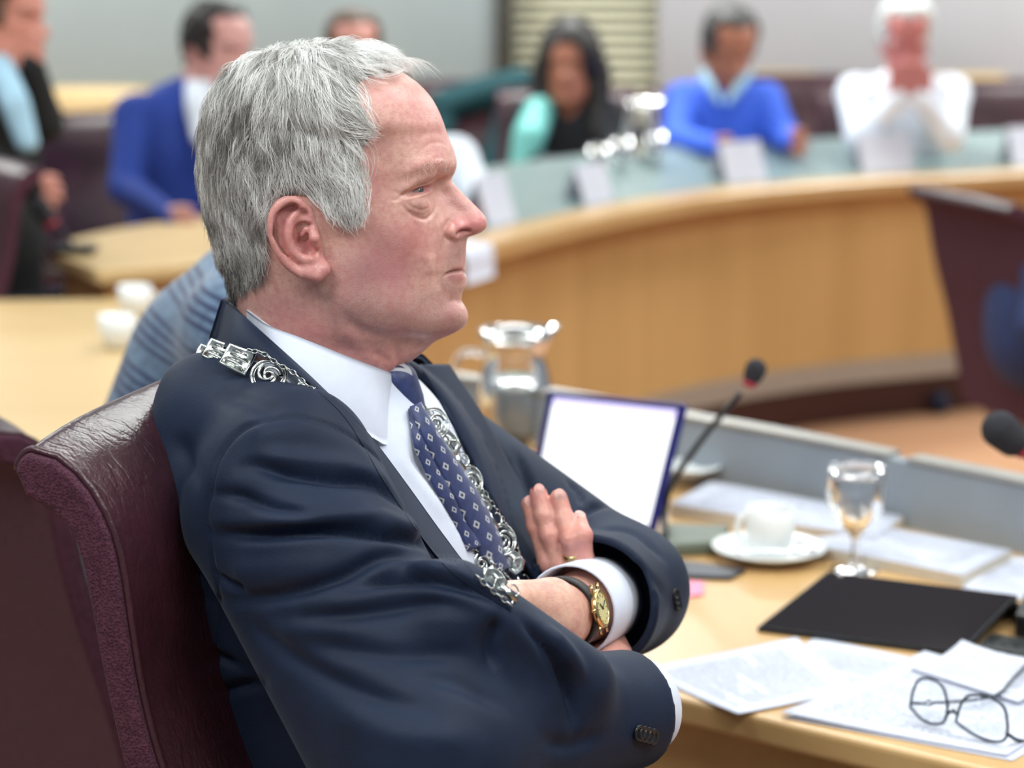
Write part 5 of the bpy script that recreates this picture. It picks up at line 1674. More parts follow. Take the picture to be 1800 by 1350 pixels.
    # hair
    if hair in ('short', 'long'):
        fa2 = lin[LFf].any(1); us = np.unique(LFf[fa2]); rm = -np.ones(len(LVv), int); rm[us] = np.arange(len(us))
        tt = 0.017 * np.clip(np.where(lin[us], lhd[us], -3) / 22 + 0.15, 0, 1)**0.6
        tt = tt * (1 + 0.25 * np.sin(LVv[us, 0] * 190) * np.sin(LVv[us, 2] * 160))
        hv = rot_head(LVv[us] + LLN[us] * tt[:, None], head, yaw, pitch, roll, sc)
        np_obj('hair', (hv, rm[LFf[fa2]]), hair_mat, p)
    # legs
    if legs is not None:
        lpts = [np.asarray(q, float) for q in legs]
        allp = np.array(lpts + [hips]); g = Field(allp.min(0) - [0.13, 0.13, 0.04], allp.max(0) + 0.13, 0.016)
        kn = lpts[:2]; ft = lpts[2:]
        for k in range(2):
            hp = hips + ax * (0.09 if k else -0.09)
            g.chain([hp, kn[k], ft[k] + np.array([0, 0, 0.06])], [0.085, 0.062, 0.042], 0.03)
            d = (kn[k] - hp); d[2] = 0; d /= np.linalg.norm(d) + 1e-9
            g.chain([ft[k] + np.array([0, 0, 0.045]), ft[k] + d * 0.14 + np.array([0, 0, 0.035])], [0.042, 0.034], 0.02)
        V, F = g.mesh(); np_obj('trousers', (V, F), trousers or M_NAVYT, p)
    return p, mid, R3
M_DARKEYE = plain('dark_eye', srgb(30, 24, 22), 0.2)
M_NAVYT = cloth('navy_trousers', srgb(26, 34, 58))
SK_A = srgb(206, 140, 124); SK_B = srgb(176, 112, 86); SK_C = srgb(196, 118, 112); SK_D = srgb(214, 158, 150)
M_HDARK = plain('dark_hair', srgb(34, 28, 26), 0.5, 0, 0.3, 120); M_HBROWN = plain('brown_hair', srgb(92, 72, 58), 0.5, 0, 0.3, 120)
M_HGREY = plain('salt_hair', srgb(70, 68, 66), 0.5, 0, 0.4, 140); M_HWHITE = plain('white_hair', srgb(216, 220, 218), 0.5, 0, 0.1, 120)
M_ROYAL = cloth('royal_blue_wool', srgb(30, 58, 142)); M_SWEAT = cloth('bright_blue_knit', srgb(62, 104, 222)); M_WSHIRT = cloth('white_cotton', srgb(228, 234, 244)); M_BLKJ = cloth('black_wool', srgb(16, 17, 20))
M_TEAL = cloth('dark_teal_wool', srgb(10, 62, 68)); M_TURQ = cloth('turquoise_silk', srgb(122, 204, 196), 0.5); M_LTBLUE = cloth('light_blue_cotton', srgb(160, 196, 216)); M_BLACKTOP = cloth('black_top', srgb(18, 20, 26))
D2R = math.pi / 180
def P(px, py, Y): return PY(px, py, Y)
def seatlegs(hx, hy, deg, z=0.50):
    a = math.radians(deg); c, s = math.cos(a), math.sin(a); out = []
    for fwd, zz in ((0.30, z + 0.02), (0.22, 0.0)):
        for sd in (-0.11, 0.11):
            out.append((hx + c * fwd - s * sd, hy + s * fwd + c * sd, zz))
    return out

# --- woman in black with a turquoise scarf
wy = 7.62
pw, mid_, R_ = person('dark-haired woman in black with a turquoise sleeve at the curved desk', P(1000, 112, wy), -100 * D2R, 0.05, M_BLACKTOP, SK_B, M_HDARK,
    [P(928, 205, wy + .05), P(1062, 205, wy + .05)], [P(925, 285, wy - .1), P(1075, 285, wy - .1)], [P(985, 300, wy - .32), P(1040, 296, wy - .32)], [P(1010, 300, wy - .42), P(1020, 298, wy - .42)],
    (P(1000, 200, wy)[0], wy + 0.08, 0.55), (0.11, 0.165), hair='long', legs=seatlegs(P(1000, 200, wy)[0], wy + .08, -90))
g = Field(P(920, 330, wy) - [0, .16, 0], P(1100, 15, wy) + [0, .16, 0], 0.010)
g.ellipsoid(P(1003, 92, wy + .02), (0.098, 0.115, 0.125), 0.02)
for s, xx in ((-1, 955), (1, 1052)):
    g.chain([P(1003 + s * 22, 70, wy + .02), P(xx, 130, wy + .03), P(xx - s * 2, 190, wy + .02), P(xx - s * 4, 235, wy - .03)], [0.05, 0.045, 0.046, 0.032], 0.02)
g.chain([P(1003, 110, wy + .07), P(1003, 190, wy + .09)], [0.085, 0.07], 0.03)
fc = P(996, 126, wy - .12); g.smax(-g.ell_d(fc, (0.066, 0.095, 0.098)), 0.012)
V, F = g.mesh(); np_obj('long_hair', (V, F), M_HDARK, pw)
g = Field(P(880, 330, wy) - [0, .3, 0], P(990, 160, wy) + [0, .1, 0], 0.010)
g.chain([P(948, 196, wy - .04), P(930, 240, wy - .13), P(918, 292, wy - .16)], [0.050, 0.055, 0.045], 0.02)
V, F = g.mesh(); np_obj('sleeve', (V, F), M_TURQ, pw)
# coat over the neighbouring chair
g = Field(P(740, 330, 8.42) - [0, .15, 0], P(945, 110, 8.42) + [0, .15, 0], 0.011)
g.chain([P(785, 185, 8.42), P(850, 165, 8.42), P(915, 150, 8.42)], [0.062, 0.067, 0.067], 0.02)
g.chain([P(783, 190, 8.42), P(778, 230, 8.38)], [0.056, 0.045], 0.02); g.chain([P(905, 165, 8.42), P(890, 240, 8.38), P(868, 300, 8.34)], [0.067, 0.067, 0.056], 0.02)
V, F = g.mesh(); o = np_obj('coat', (V, F), M_TEAL); tag(o, 'dark teal coat draped over the chair beside the dark-haired woman', 'coat')

# --- man in the blue sweater
by = 7.55
pb, _, _ = person('man with short grey hair in a bright blue sweater looking down at the curved desk', P(1284, 84, by), -75 * D2R, 0.42, M_SWEAT, SK_B, M_HGREY,
    [P(1200, 178, by + .06), P(1345, 178, by + .06)], [P(1190, 246, by - .12), P(1378, 240, by - .06)], [P(1262, 258, by - .34), P(1392, 246, by - .26)], [P(1290, 262, by - .42), P(1418, 250, by - .33)],
    (P(1275, 200, by)[0], by + 0.12, 0.55), (0.12, 0.19), legs=seatlegs(P(1275, 200, by)[0], by + .12, -90))
g = Field(P(1200, 200, by) - [0, .2, 0], P(1370, 90, by) + [0, .12, 0], 0.008)
for s in (-1, 1): g.chain([P(1277 + s * 40, 128, by), P(1274 + s * 26, 150, by - .09), P(1272 + s * 8, 180, by - .125)], [0.016, 0.018, 0.010], 0.01)
V, F = g.mesh(); np_obj('collar', (V, F), M_LTBLUE, pb)

# --- man in the white shirt, face in his hands
ty = 7.6
person('white-haired man in a white shirt resting his face on clasped hands', P(1592, 66, ty), -95 * D2R, 0.40, M_WSHIRT, SK_C, M_HWHITE,
    [P(1503, 165, ty + .08), P(1672, 165, ty + .08)], [P(1512, 242, ty - .16), P(1668, 240, ty - .16)], [P(1580, 172, ty - .20), P(1618, 172, ty - .20)], [P(1590, 108, ty - .20), P(1606, 108, ty - .20)],
    (P(1588, 200, ty)[0], ty + 0.14, 0.55), (0.125, 0.20), legs=seatlegs(P(1588, 200, ty)[0], ty + .14, -90))

# --- man in the royal-blue suit
sy = 6.5
ps, _, _ = person('dark-haired man in a royal-blue suit at the side desk', P(388, 84, sy), -38 * D2R, 0.16, M_ROYAL, SK_D, M_HDARK,
    [P(238, 205, sy - .10), P(385, 190, sy + .12)], [P(222, 330, sy - .22), P(420, 310, sy - .05)], [P(300, 385, sy - .45), P(420, 380, sy - .35)], [P(345, 390, sy - .5), P(450, 385, sy - .42)],
    (P(310, 200, sy)[0], sy + 0.08, 0.55), (0.13, 0.19), legs=seatlegs(P(300, 200, sy)[0], sy + .08, -50))
g = Field(P(300, 300, sy) - [0, .25, 0], P(430, 140, sy) + [0, .15, 0], 0.008)
g.chain([P(352, 155, sy - .04), P(352, 190, sy - .12), P(356, 240, sy - .165)], [0.045, 0.042, 0.03], 0.02)
V, F = g.mesh(); np_obj('shirt', (V, F), M_WSHIRT, ps)

# --- person at the left edge
ly = 5.7
pl, _, _ = person('person in a black jacket and pale shirt holding a hand to the face', P(8, 22, ly), -10 * D2R, 0.2, M_BLKJ, SK_A, M_HBROWN,
    [P(-75, 150, ly - .05), P(35, 140, ly + .2)], [P(-40, 280, ly - .16), P(78, 215, ly + .05)], [P(60, 330, ly - .2), P(54, 110, ly - .02)], [P(110, 340, ly - .2), P(30, 55, ly - .04)],
    (P(-40, 300, ly)[0], ly + 0.1, 0.55), (0.12, 0.18), legs=[(P(120, 330, ly)[0], ly - .12, 0.62), (P(135, 330, ly)[0], ly + .12, 0.60), (P(150, 330, ly)[0], ly - .1, 0), (P(165, 330, ly)[0], ly + .14, 0)])
g = Field(P(-60, 330, ly) - [0, .3, 0], P(90, 90, ly) + [0, .15, 0], 0.009)
g.chain([P(0, 120, ly - .06), P(28, 185, ly - .13), P(48, 250, ly - .14)], [0.036, 0.036, 0.028], 0.02)
V, F = g.mesh(); np_obj('shirt', (V, F), M_LTBLUE, pl)

# --- person behind the chairman's crown
hy = 7.3
person('brown-haired person seen just above the grey hair of the man in the navy suit', P(622, 92, hy), -80 * D2R, 0.1, cloth('grey_wool', srgb(90, 94, 104)), SK_A, M_HBROWN,
    [P(545, 200, hy + .05), P(700, 200, hy + .05)], [P(535, 290, hy - .1), P(710, 290, hy - .1)], [P(590, 320, hy - .3), P(650, 320, hy - .3)], [P(610, 322, hy - .4), P(640, 322, hy - .4)],
    (P(620, 200, hy)[0], hy + .08, 0.55), legs=seatlegs(P(620, 200, hy)[0], hy + .08, -90))

# --- person in white, hidden behind the chairman's face
qy = 6.35
person('person in a white shirt almost hidden behind the man in the navy suit', P(672, 196, qy), -60 * D2R, 0.25, M_WSHIRT, SK_A, M_HBROWN,
    [P(650, 290, qy), P(800, 280, qy - .02)], [P(660, 380, qy - .1), P(838, 345, qy - .12)], [P(720, 380, qy - .3), P(850, 380, qy - .36)], [P(740, 385, qy - .38), P(846, 386, qy - .44)],
    (P(735, 300, qy)[0], qy + 0.08, 0.55), (0.12, 0.17), legs=seatlegs(P(735, 300, qy)[0], qy + .08, -90))

# --- person in the navy jacket at the right edge, back to the desk
ny = 5.55
person('person in navy in the chair before the curved desk, cut off by the edge', P(1915, 300, ny), 20 * D2R, 0.1, cloth('navy_wool_far', srgb(30, 48, 92)), SK_A, M_HBROWN,
    [P(1845, 430, ny - .15), P(1865, 420, ny + .2)], [P(1825, 570, ny - .25), P(1885, 560, ny + .25)], [P(1945, 600, ny - .2), P(1985, 600, ny + .1)], [P(1995, 600, ny - .2), P(2035, 600, ny + .1)],
    (P(1835, 500, ny)[0], ny, 0.56), (0.12, 0.19), legs=seatlegs(P(1835, 500, ny)[0], ny, 10))

# --- person in the striped sweater beside the chairman
def stripe_material():
    t = NT('striped_knit')
    sp = t.node('ShaderNodeSeparateXYZ'); t.l(t.coord(), sp.inputs[0])
    v = t.math('ADD', t.math('MULTIPLY', sp.outputs[2], 0.97), t.math('MULTIPLY', sp.outputs[0], 0.30))
    v = t.math('ADD', v, t.math('MULTIPLY', t.noise(5, 2), 0.012))
    fr = t.math('FRACT', t.math('MULTIPLY', v, 14.6))
    small = t.math('FRACT', t.math('MULTIPLY', fr, 5.5))
    band = t.math('MULTIPLY', t.math('LESS_THAN', fr, 0.70), t.math('LESS_THAN', small, 0.46))
    base = t.ramp(t.noise(70, 3), [(0.3, srgb(72, 94, 120)), (0.7, srgb(108, 134, 160))])
    t.color(t.mix(band, base, srgb(28, 44, 86))); t.set(Roughness=0.95, Sheen_Weight=0.3); t.bump(t.noise(240, 3), 0.5, 0.003)
    return t.m
M_STRIPE = stripe_material()
zy = 2.78
pz = empty('person', (float(P(330, 900, zy)[0]), zy, 0)); tag(pz, 'person in a blue-grey striped sweater bent forward behind the man in the navy suit', 'person')
g = Field(P(60, 1400, zy) - [0.05, .30, 0.05], P(760, 360, zy) + [0.05, .30, 0.0], 0.011)
g.chain([P(330, 1420, zy), P(292, 1080, zy), P(340, 840, zy), P(405, 660, zy), P(470, 560, zy)], [0.165, 0.132, 0.135, 0.132, 0.105], 0.02)
g.capsule(P(440, 590, zy - .14), P(440, 590, zy + .14), 0.085, 0.085, 0.06)
for s in (-1, 1):
    g.chain([P(450, 600, zy + s * .17), P(560, 800, zy + s * .2), P(720, 820, zy + s * .12)], [0.065, 0.052, 0.036], 0.03)
V, F = g.mesh(); np_obj('sweater', (smooth_mesh(V, F, 2), F), M_STRIPE, pz)
zh = P(585, 440, zy); parts = [(rot_head(LVv, zh, 0.1, 0.45, 0, 0.97), LFf[keep[LFf].all(1)], np.array(SK_A[:3]))]
for sgn in (1, -1):
    E = EVl.copy()
    if sgn < 0: E[:, 1] = 2 * Y0 - E[:, 1]
    parts.append((rot_head(E, zh, 0.1, 0.45, 0, 0.97), EFl if sgn > 0 else EFl[:, ::-1], np.array(SK_A[:3])))
    w_ = P(720, 820, zy + sgn * .12); t_ = w_ + np.array([0.16, -sgn * .03, -0.03]); gg = Field(np.minimum(w_, t_) - .07, np.maximum(w_, t_) + .07, 0.006); hand_field(gg, w_, t_); v_, f_ = gg.mesh(); parts.append((v_, f_, np.array(SK_A[:3])))
g = Field(P(60, 1400, zy) - [0.05, .30, 0.05], P(760, 360, zy) + [0.05, .30, 0.0], 0.018)
g.chain([P(330, 1420, zy), P(292, 1080, zy), P(340, 840, zy), P(405, 660, zy), P(470, 560, zy), zh - np.array([0.0, 0, 0.02])], [0.13, 0.10, 0.10, 0.10, 0.07, 0.05], 0.02)
for s in (-1, 1): g.chain([P(420, 640, zy + s * .08), P(450, 600, zy + s * .17), P(560, 800, zy + s * .2), P(720, 820, zy + s * .12)], [0.05, 0.045, 0.035, 0.026], 0.02)
parts.insert(1, g.mesh() + (np.array(SK_A[:3]),))
V, F, c = bridge_parts(parts); link('body', mesh_np('body', V, F, c), skin_tone('skin_tone', SK_A), pz)
fa2 = lin[LFf].any(1); us = np.unique(LFf[fa2]); rm = -np.ones(len(LVv), int); rm[us] = np.arange(len(us))
np_obj('hair', (rot_head(LVv[us] + LLN[us] * (0.014 * np.clip(lhd[us] / 22, 0.1, 1))[:, None], zh, 0.1, 0.45, 0, 0.97), rm[LFf[fa2]]), M_HBROWN, pz)
g = Field((P(330, 900, zy)[0] - .25, zy - .3, -0.02), (P(330, 900, zy)[0] + .6, zy + .3, 0.66), 0.016); hx = P(330, 900, zy)[0]
for s in (-1, 1):
    g.chain([(hx, zy + s * .09, 0.57), (hx + .40, zy + s * .13, 0.58), (hx + .40, zy + s * .13, 0.07)], [0.09, 0.065, 0.045], 0.03); g.chain([(hx + .40, zy + s * .13, 0.05), (hx + .54, zy + s * .13, 0.04)], [0.045, 0.036], 0.02)
V, F = g.mesh(); np_obj('trousers', (V, F), M_NAVYT, pz)

# trousers of the chairman
mx = float(HIP[0]); g = Field((mx - .25, 1.70, -0.02), (mx + .66, 2.25, 0.66), 0.014)
for s in (-1, 1):
    g.chain([(mx, 1.96 + s * .09, 0.57), (mx + .42, 1.93 + s * .14, 0.565), (mx + .42, 1.93 + s * .14, 0.07)], [0.10, 0.072, 0.05], 0.03); g.chain([(mx + .42, 1.93 + s * .14, 0.05), (mx + .57, 1.93 + s * .14, 0.04)], [0.047, 0.036], 0.02)
V, F = g.mesh(); np_obj('trousers', (V, F), M_WOOL, man)

# ------------------------------------------------------------------ the other chairs
another(*chair_at(34, P(28, 745, 2.40)[0], 2.40), 34, 'burgundy chair of the person in the striped sweater, cut off by the edge', 0.885)
another(*chair_at(19, P(1796, 350, 5.30)[0], 5.30), 19, 'burgundy chair before the curved desk, holding the person in navy', 0.81)
for px, yy, dg, lb in ((1002, wy + .12, -90, 'burgundy chair of the dark-haired woman at the curved desk'), (1275, by + .15, -90, 'burgundy chair of the man in the bright blue sweater'),
                       (1425, 8.6, -88, 'empty burgundy chair between the blue sweater and the white shirt'), (1588, ty + .15, -92, 'burgundy chair of the white-haired man in the white shirt'),
                       (1815, 8.2, -90, 'empty burgundy chair beyond the white-haired man'), (838, 8.2, -90, 'burgundy chair under the dark teal coat'),
                       (290, sy + .14, -50, 'burgundy chair of the man in the royal-blue suit'), (-70, ly + .1, -5, 'burgundy chair of the person in the black jacket')):
    another(P(px, 200, yy)[0], yy, dg, lb, 0.89)
another(P(-330, 420, 5.1)[0], 5.1, 215, 'burgundy chair at the far side of the pale table, cut off by the edge', 0.9)
# ------------------------------------------------------------------ things on the desks
ZT = 0.7402
def quad_grid(c, nu=14, nv=14):
    c = [np.asarray(p, float) for p in c]
    u = np.linspace(0, 1, nu)[:, None, None]; v = np.linspace(0, 1, nv)[None, :, None]
    return (1 - u) * (1 - v) * c[0] + u * (1 - v) * c[1] + u * v * c[2] + (1 - u) * v * c[3]
def paper(name, px, z, label, cat='paper', thick=0.0006, wave=0.0012, curl=(0, 0, 0, 0), mat=None, seed=0, parent=None, group=None):
    """corners (near-left, near-right, far-right, far-left) in survey pixels, lying at height z"""
    G = quad_grid([PZ(x, y, z) for x, y in px], 18, 18); r = np.random.default_rng(seed)
    u = np.linspace(0, 1, 18)[:, None]; v = np.linspace(0, 1, 18)[None, :]
    hgt = wave * (1 + np.sin(3.1 * u + r.uniform(0, 6)) * np.cos(2.6 * v + r.uniform(0, 6)))
    cr = [(1 - u) * (1 - v), u * (1 - v), u * v, (1 - u) * v]
    for k in range(4): hgt = hgt + curl[k] * cr[k]**3
    G[:, :, 2] += hgt
    W, F = sheet_up(G, thick)
    U = np.stack(np.broadcast_arrays(u, v), -1).reshape(-1, 2); U = np.vstack([U, U])
    o = link(name, mesh_np(name, W, F, None, U), mat or M_PAPER, parent)
    if parent is None: tag(o, label, cat, group)
    return o
def sheet_up(G, thick):
    nu, nv = G.shape[:2]; Fg = grid_faces(nu, nv); V = G.reshape(-1, 3); n = len(V)
    N = vnormals(V, Fg)
    if N[:, 2].mean() < 0: Fg = Fg[:, ::-1]
    W = np.vstack([V, V - [0, 0, thick]])
    idx = np.arange(n).reshape(nu, nv); loop = np.concatenate([idx[0, :], idx[1:, -1], idx[-1, -2::-1], idx[-2:0:-1, 0]]); nx = np.roll(loop, -1)
    return W, np.vstack([Fg, Fg[:, ::-1] + n, np.stack([loop, nx, nx + n, loop + n], 1)])
paper('paper_sheet', [(1118, 1178), (1297, 1258), (1505, 1216), (1400, 1124)], ZT + 0.0010, 'printed sheet nearest the crossed arms at the desk edge', seed=1, curl=(0, 0.001, 0.004, 0.002))
paper('paper_sheet', [(1330, 1196), (1500, 1226), (1648, 1166), (1432, 1120)], ZT + 0.0002, 'printed sheet between the black tablet and the desk edge', seed=2, wave=0.0004)
paper('paper_sheet', [(1380, 1262), (1780, 1338), (1990, 1215), (1652, 1168)], ZT + 0.0004, 'lower printed sheet under the eyeglasses', seed=3, wave=0.0006)
paper('paper_sheet', [(1372, 1256), (1770, 1328), (1930, 1225), (1625, 1150)], ZT + 0.0034, 'upper printed sheet the eyeglasses stand on', seed=4, wave=0.0006, curl=(0.002, 0, 0, 0.004))
paper('paper_sheet', [(1600, 1175), (1790, 1235), (1900, 1175), (1690, 1146)], ZT + 0.0075, 'curled printed sheet behind the eyeglasses', seed=5, wave=0.0006, curl=(0, 0, 0.01, 0.014))
def booklet(name, px, z, h, label, mat=None, cat='booklet', seed=0):
    C4 = [PZ(x, y, z + h) for x, y in px]; c = np.mean(C4, 0)
    b = empty(name, (c[0], c[1], z)); tag(b, label, cat)
    V = np.vstack([C4, np.array(C4) - [0, 0, h]])
    poly_obj('pages', V, [[0, 1, 2, 3], [7, 6, 5, 4], [0, 1, 5, 4], [1, 2, 6, 5], [2, 3, 7, 6], [3, 0, 4, 7]], M_PAGES, b, False)
    G = quad_grid([p + [0, 0, 0.0009] for p in C4], 4, 4); W, F = sheet_up(G, 0.0008)
    u = np.linspace(0, 1, 4); U = np.stack(np.meshgrid(u, u, indexing='ij'), -1).reshape(-1, 2)
    link('cover', mesh_np('cover', W, F, None, np.vstack([U, U])), mat or M_PAPER, b, False)
    return b
M_PAGES = plain('page_edges', srgb(206, 196, 180), 0.8, 0, 0.1, 200)
booklet('document_stack', [(1178, 886), (1540, 946), (1588, 908), (1250, 846)], ZT, 0.016, 'stack of printed documents lying along the grey upstand', seed=1)
booklet('booklet', [(1395, 952), (1690, 1012), (1778, 968), (1560, 928)], ZT, 0.014, 'thick white booklet beside the wine glass', seed=2)
paper('paper_sheet', [(1690, 1034), (1850, 1064), (1870, 985), (1752, 978)], ZT + 0.001, 'printed sheet behind the black tablet, beside the white booklet', seed=7)

# --- laptop with lit screen
BR, BL = PZ(1150, 938, ZT + 0.006), PZ(922, 905, ZT + 0.006)
TRc, TLc = PY(1207, 711, BR[1] + 0.045), PY(963, 686, BL[1] + 0.045)
lap = empty('laptop', tuple((BR + BL) / 2)); tag(lap, 'small laptop with a glowing white screen behind the crossed arms', 'laptop')
def slab4(name, c, thick, nrm, mat, parent, bev=0.0):
    c = np.array(c); V = np.vstack([c, c - np.asarray(nrm) * thick])
    o = poly_obj(name, V, [[0, 1, 2, 3], [7, 6, 5, 4], [0, 1, 5, 4], [1, 2, 6, 5], [2, 3, 7, 6], [3, 0, 4, 7]], mat, parent, False)
    if bev: bevel(o, bev)
    return o
ln = np.cross(BR - BL, TLc - BL); ln /= np.linalg.norm(ln)
if ln[1] > 0: ln = -ln
slab4('lid', [BL, BR, TRc, TLc], 0.007, ln, M_NAVYBEZ if 'M_NAVYBEZ' in globals() else plain('navy_bloom_bezel', srgb(20, 28, 104), 0.3), lap, 0.002)  # bezel blue also carries the bloom of the bright screen, as colour
def inset(c, a, b, cdn, d):
    c = [np.asarray(x, float) for x in c]; f = lambda u, v: (1 - u) * (1 - v) * c[0] + u * (1 - v) * c[1] + u * v * c[2] + (1 - u) * v * c[3]
    return [f(a, cdn), f(1 - b, cdn), f(1 - b, 1 - d), f(a, 1 - d)]
t = NT('lit_screen')
uv_ = t.node('ShaderNodeUVMap').outputs[0]; sp_n = t.node('ShaderNodeSeparateXYZ'); t.l(uv_, sp_n.inputs[0])
bar = t.math('GREATER_THAN', sp_n.outputs[1], 0.93); txt = t.math('MULTIPLY', t.math('LESS_THAN', t.math('FRACT', t.math('MULTIPLY', sp_n.outputs[1], 30.0)), 0.3), t.math('GREATER_THAN', t.noise(1.0, 2, co=uv_, sc=(9, 30, 1)), 0.60))
cc = t.mix(bar, srgb(250, 252, 255), srgb(214, 206, 250)); cc = t.mix(t.math('MULTIPLY', txt, 0.05), cc, srgb(180, 190, 215))
t.color((0, 0, 0, 1)); t.l(cc, t.b.inputs['Emission Color']); t.set(Emission_Strength=1.25, Roughness=0.2)
sc4 = inset([BL, BR, TRc, TLc], 0.055, 0.055, 0.05, 0.05)
G = quad_grid([p + ln * 0.0006 for p in sc4], 2, 2)
u = np.array([0, 1.0]); U = np.stack(np.meshgrid(u, u, indexing='ij'), -1).reshape(-1, 2)
Fq = grid_faces(2, 2); Nq = vnormals(G.reshape(-1, 3), Fq)
if (Nq @ ln).mean() < 0: Fq = Fq[:, ::-1]
link('screen', mesh_np('screen', G.reshape(-1, 3), Fq, None, U), t.m, lap, False)
hd = (BR - BL) / np.linalg.norm(BR - BL); fd = np.array([hd[1], -hd[0], 0])
if fd[1] > 0: fd = -fd
kb = slab4('keyboard', [BL, BR, BR + fd * 0.14, BL + fd * 0.14], 0.006, (0, 0, 1), M_DKGREY, lap, 0.001)
for r in range(4):
    for q in range(11):
        a = BL + hd * (0.012 + q * 0.0162) + fd * (0.02 + r * 0.017) + np.array([0, 0, 0.0015])
        slab4('key', [a, a + hd * 0.013, a + hd * 0.013 + fd * 0.0135, a + fd * 0.0135], 0.0015, (0, 0, 1), M_BLACK, kb)

# --- gooseneck microphones
M_FOAM = plain('dark_foam', srgb(44, 44, 50), 0.95, 0, 0.2, 300, 0.6); M_REDRING = plain('red_ring', srgb(168, 40, 62), 0.4, 0, 0.1, 60)
def microphone(stem, head_c, head_ax, r, ln_, base_px, label, ringr=0.011):
    m = empty('microphone', tuple(base_px)); tag(m, label, 'microphone')
    np_obj('gooseneck', tube_np(curve_pts(stem, 28), np.linspace(0.0055, 0.0040, 28), 10), M_BLACK, m)
    ax = np.asarray(head_ax, float); ax /= np.linalg.norm(ax)
    f = Field(np.asarray(head_c) - 0.06, np.asarray(head_c) + 0.06, 0.003)
    f.chain([head_c - ax * ln_ * .3, head_c + ax * ln_ * .3], [r * 0.9, r], 0.004)
    np_obj('windscreen', f.mesh(), M_FOAM, m)
    np_obj('light_ring', ring_band(head_c - ax * (ln_ * .3 + r * 1.05), ax, ringr * .8, ringr, 0.010, 0.003, 20), M_REDRING, m)
    return m
mb = PZ(1228, 938, ZT); hc_ = PY(1326, 655, 2.96)
m1 = microphone([PZ(1168, 945, ZT + 0.02), PY(1168, 900, 3.0), PY(1180, 852, 2.99), PY(1232, 775, 2.97), PY(1302, 690, 2.96)], hc_, (0.35, 0, 0.9), 0.0145, 0.016, tuple(PZ(1168, 945, ZT)), 'thin gooseneck microphone with dark head standing beside the laptop')
c4 = [PZ(1160, 958, ZT + 0.018), PZ(1262, 952, ZT + 0.018), PZ(1284, 922, ZT + 0.018), PZ(1176, 918, ZT + 0.018)]
slab4('base', c4, 0.0178, (0, 0, 1), plain('olive_plastic', srgb(96, 104, 92), 0.5), m1, 0.004)
h2 = PY(1768, 764, 2.62)
m2 = microphone([PZ(1985, 1050, ZT + .02), PY(1960, 960, 2.70), PY(1890, 880, 2.66), PY(1806, 803, 2.62)], h2, (-0.72, 0, 0.62), 0.0225, 0.030, tuple(PZ(1985, 1050, ZT)), 'foam-headed microphone leaning in above the grey upstand', 0.013)
c4 = [PZ(1950, 1085, ZT + 0.018), PZ(2040, 1085, ZT + 0.018), PZ(2040, 1030, ZT + 0.018), PZ(1950, 1030, ZT + 0.018)]
slab4('base', c4, 0.0178, (0, 0, 1), M_DKGREY, m2, 0.004)

# --- cup, saucer, spoon
def lathe_solid(prof, n=40): return lathe(prof, n)
sc_c = PZ(1352, 982, ZT)
sau = np_obj('saucer', (lambda VF: (VF[0] + sc_c, VF[1]))(lathe([(0.0001, 0.002), (0.028, 0.002), (0.030, 0.0), (0.034, 0.0), (0.036, 0.003), (0.060, 0.010), (0.0745, 0.0165), (0.0750, 0.0185), (0.0735, 0.0190), (0.058, 0.0135), (0.034, 0.0065), (0.0001, 0.0055)], 48)), M_WHITE); tag(sau, 'white saucer under the coffee cup on the desk', 'saucer')
cc_ = sc_c + [0, 0, 0.006]
cup = empty('coffee_cup', tuple(cc_)); tag(cup, 'white coffee cup on its saucer before the documents', 'cup')
np_obj('bowl', (lambda VF: (VF[0] + cc_, VF[1]))(lathe([(0.0001, 0.001), (0.020, 0.001), (0.021, 0.0), (0.023, 0.0), (0.0245, 0.005), (0.0300, 0.018), (0.0322, 0.036), (0.0330, 0.062), (0.0322, 0.0625), (0.0312, 0.0615), (0.0303, 0.036), (0.028, 0.019), (0.022, 0.008), (0.0001, 0.0065)], 44)), M_WHITE, cup)
a_ = np.linspace(-1.9, 1.9, 16); np_obj('handle', tube_np(np.stack([cc_[0] - 0.031 - 0.015 * np.cos(a_) * 0.95 + 0.002, np.full(16, cc_[1] - 0.003), cc_[2] + 0.036 + 0.019 * np.sin(a_)], 1), 0.0042, 9), M_WHITE, cup)
lvl, lf_ = lathe([(0.0001, 0.045), (0.0305, 0.045)], 30); np_obj('coffee', (lvl + cc_, lf_), plain('coffee', srgb(70, 40, 24), 0.1), cup)
sp0 = sc_c + [0.030, -0.040, 0.020]
f = Field(sp0 - [0.12, .06, .02], sp0 + [0.06, 0.1, 0.02], 0.0022); f.ellipsoid(sp0 + [0.012, 0.0, 0], (0.016, 0.010, 0.0042), 0.002); f.chain([sp0, sp0 + np.array([-0.03, -0.004, 0.002]), sp0 + np.array([-0.075, -0.012, 0.002])], [0.0035, 0.0026, 0.0036], 0.004)
sp_ = np_obj('teaspoon', f.mesh(), M_CHROME); tag(sp_, 'small steel teaspoon on the saucer of the coffee cup', 'spoon')
sc2 = PZ(1222, 838, ZT + 0.0); 
V, F = lathe([(0.0001, 0.002), (0.03, 0.0), (0.034, 0.003), (0.062, 0.014), (0.060, 0.0155), (0.034, 0.006), (0.0001, 0.0055)], 40); o = np_obj('saucer', (V * [.75, .75, 1] + PZ(1212, 834, ZT + 0.0175) , F), M_WHITE); tag(o, 'small white saucer behind the microphone stem', 'saucer')

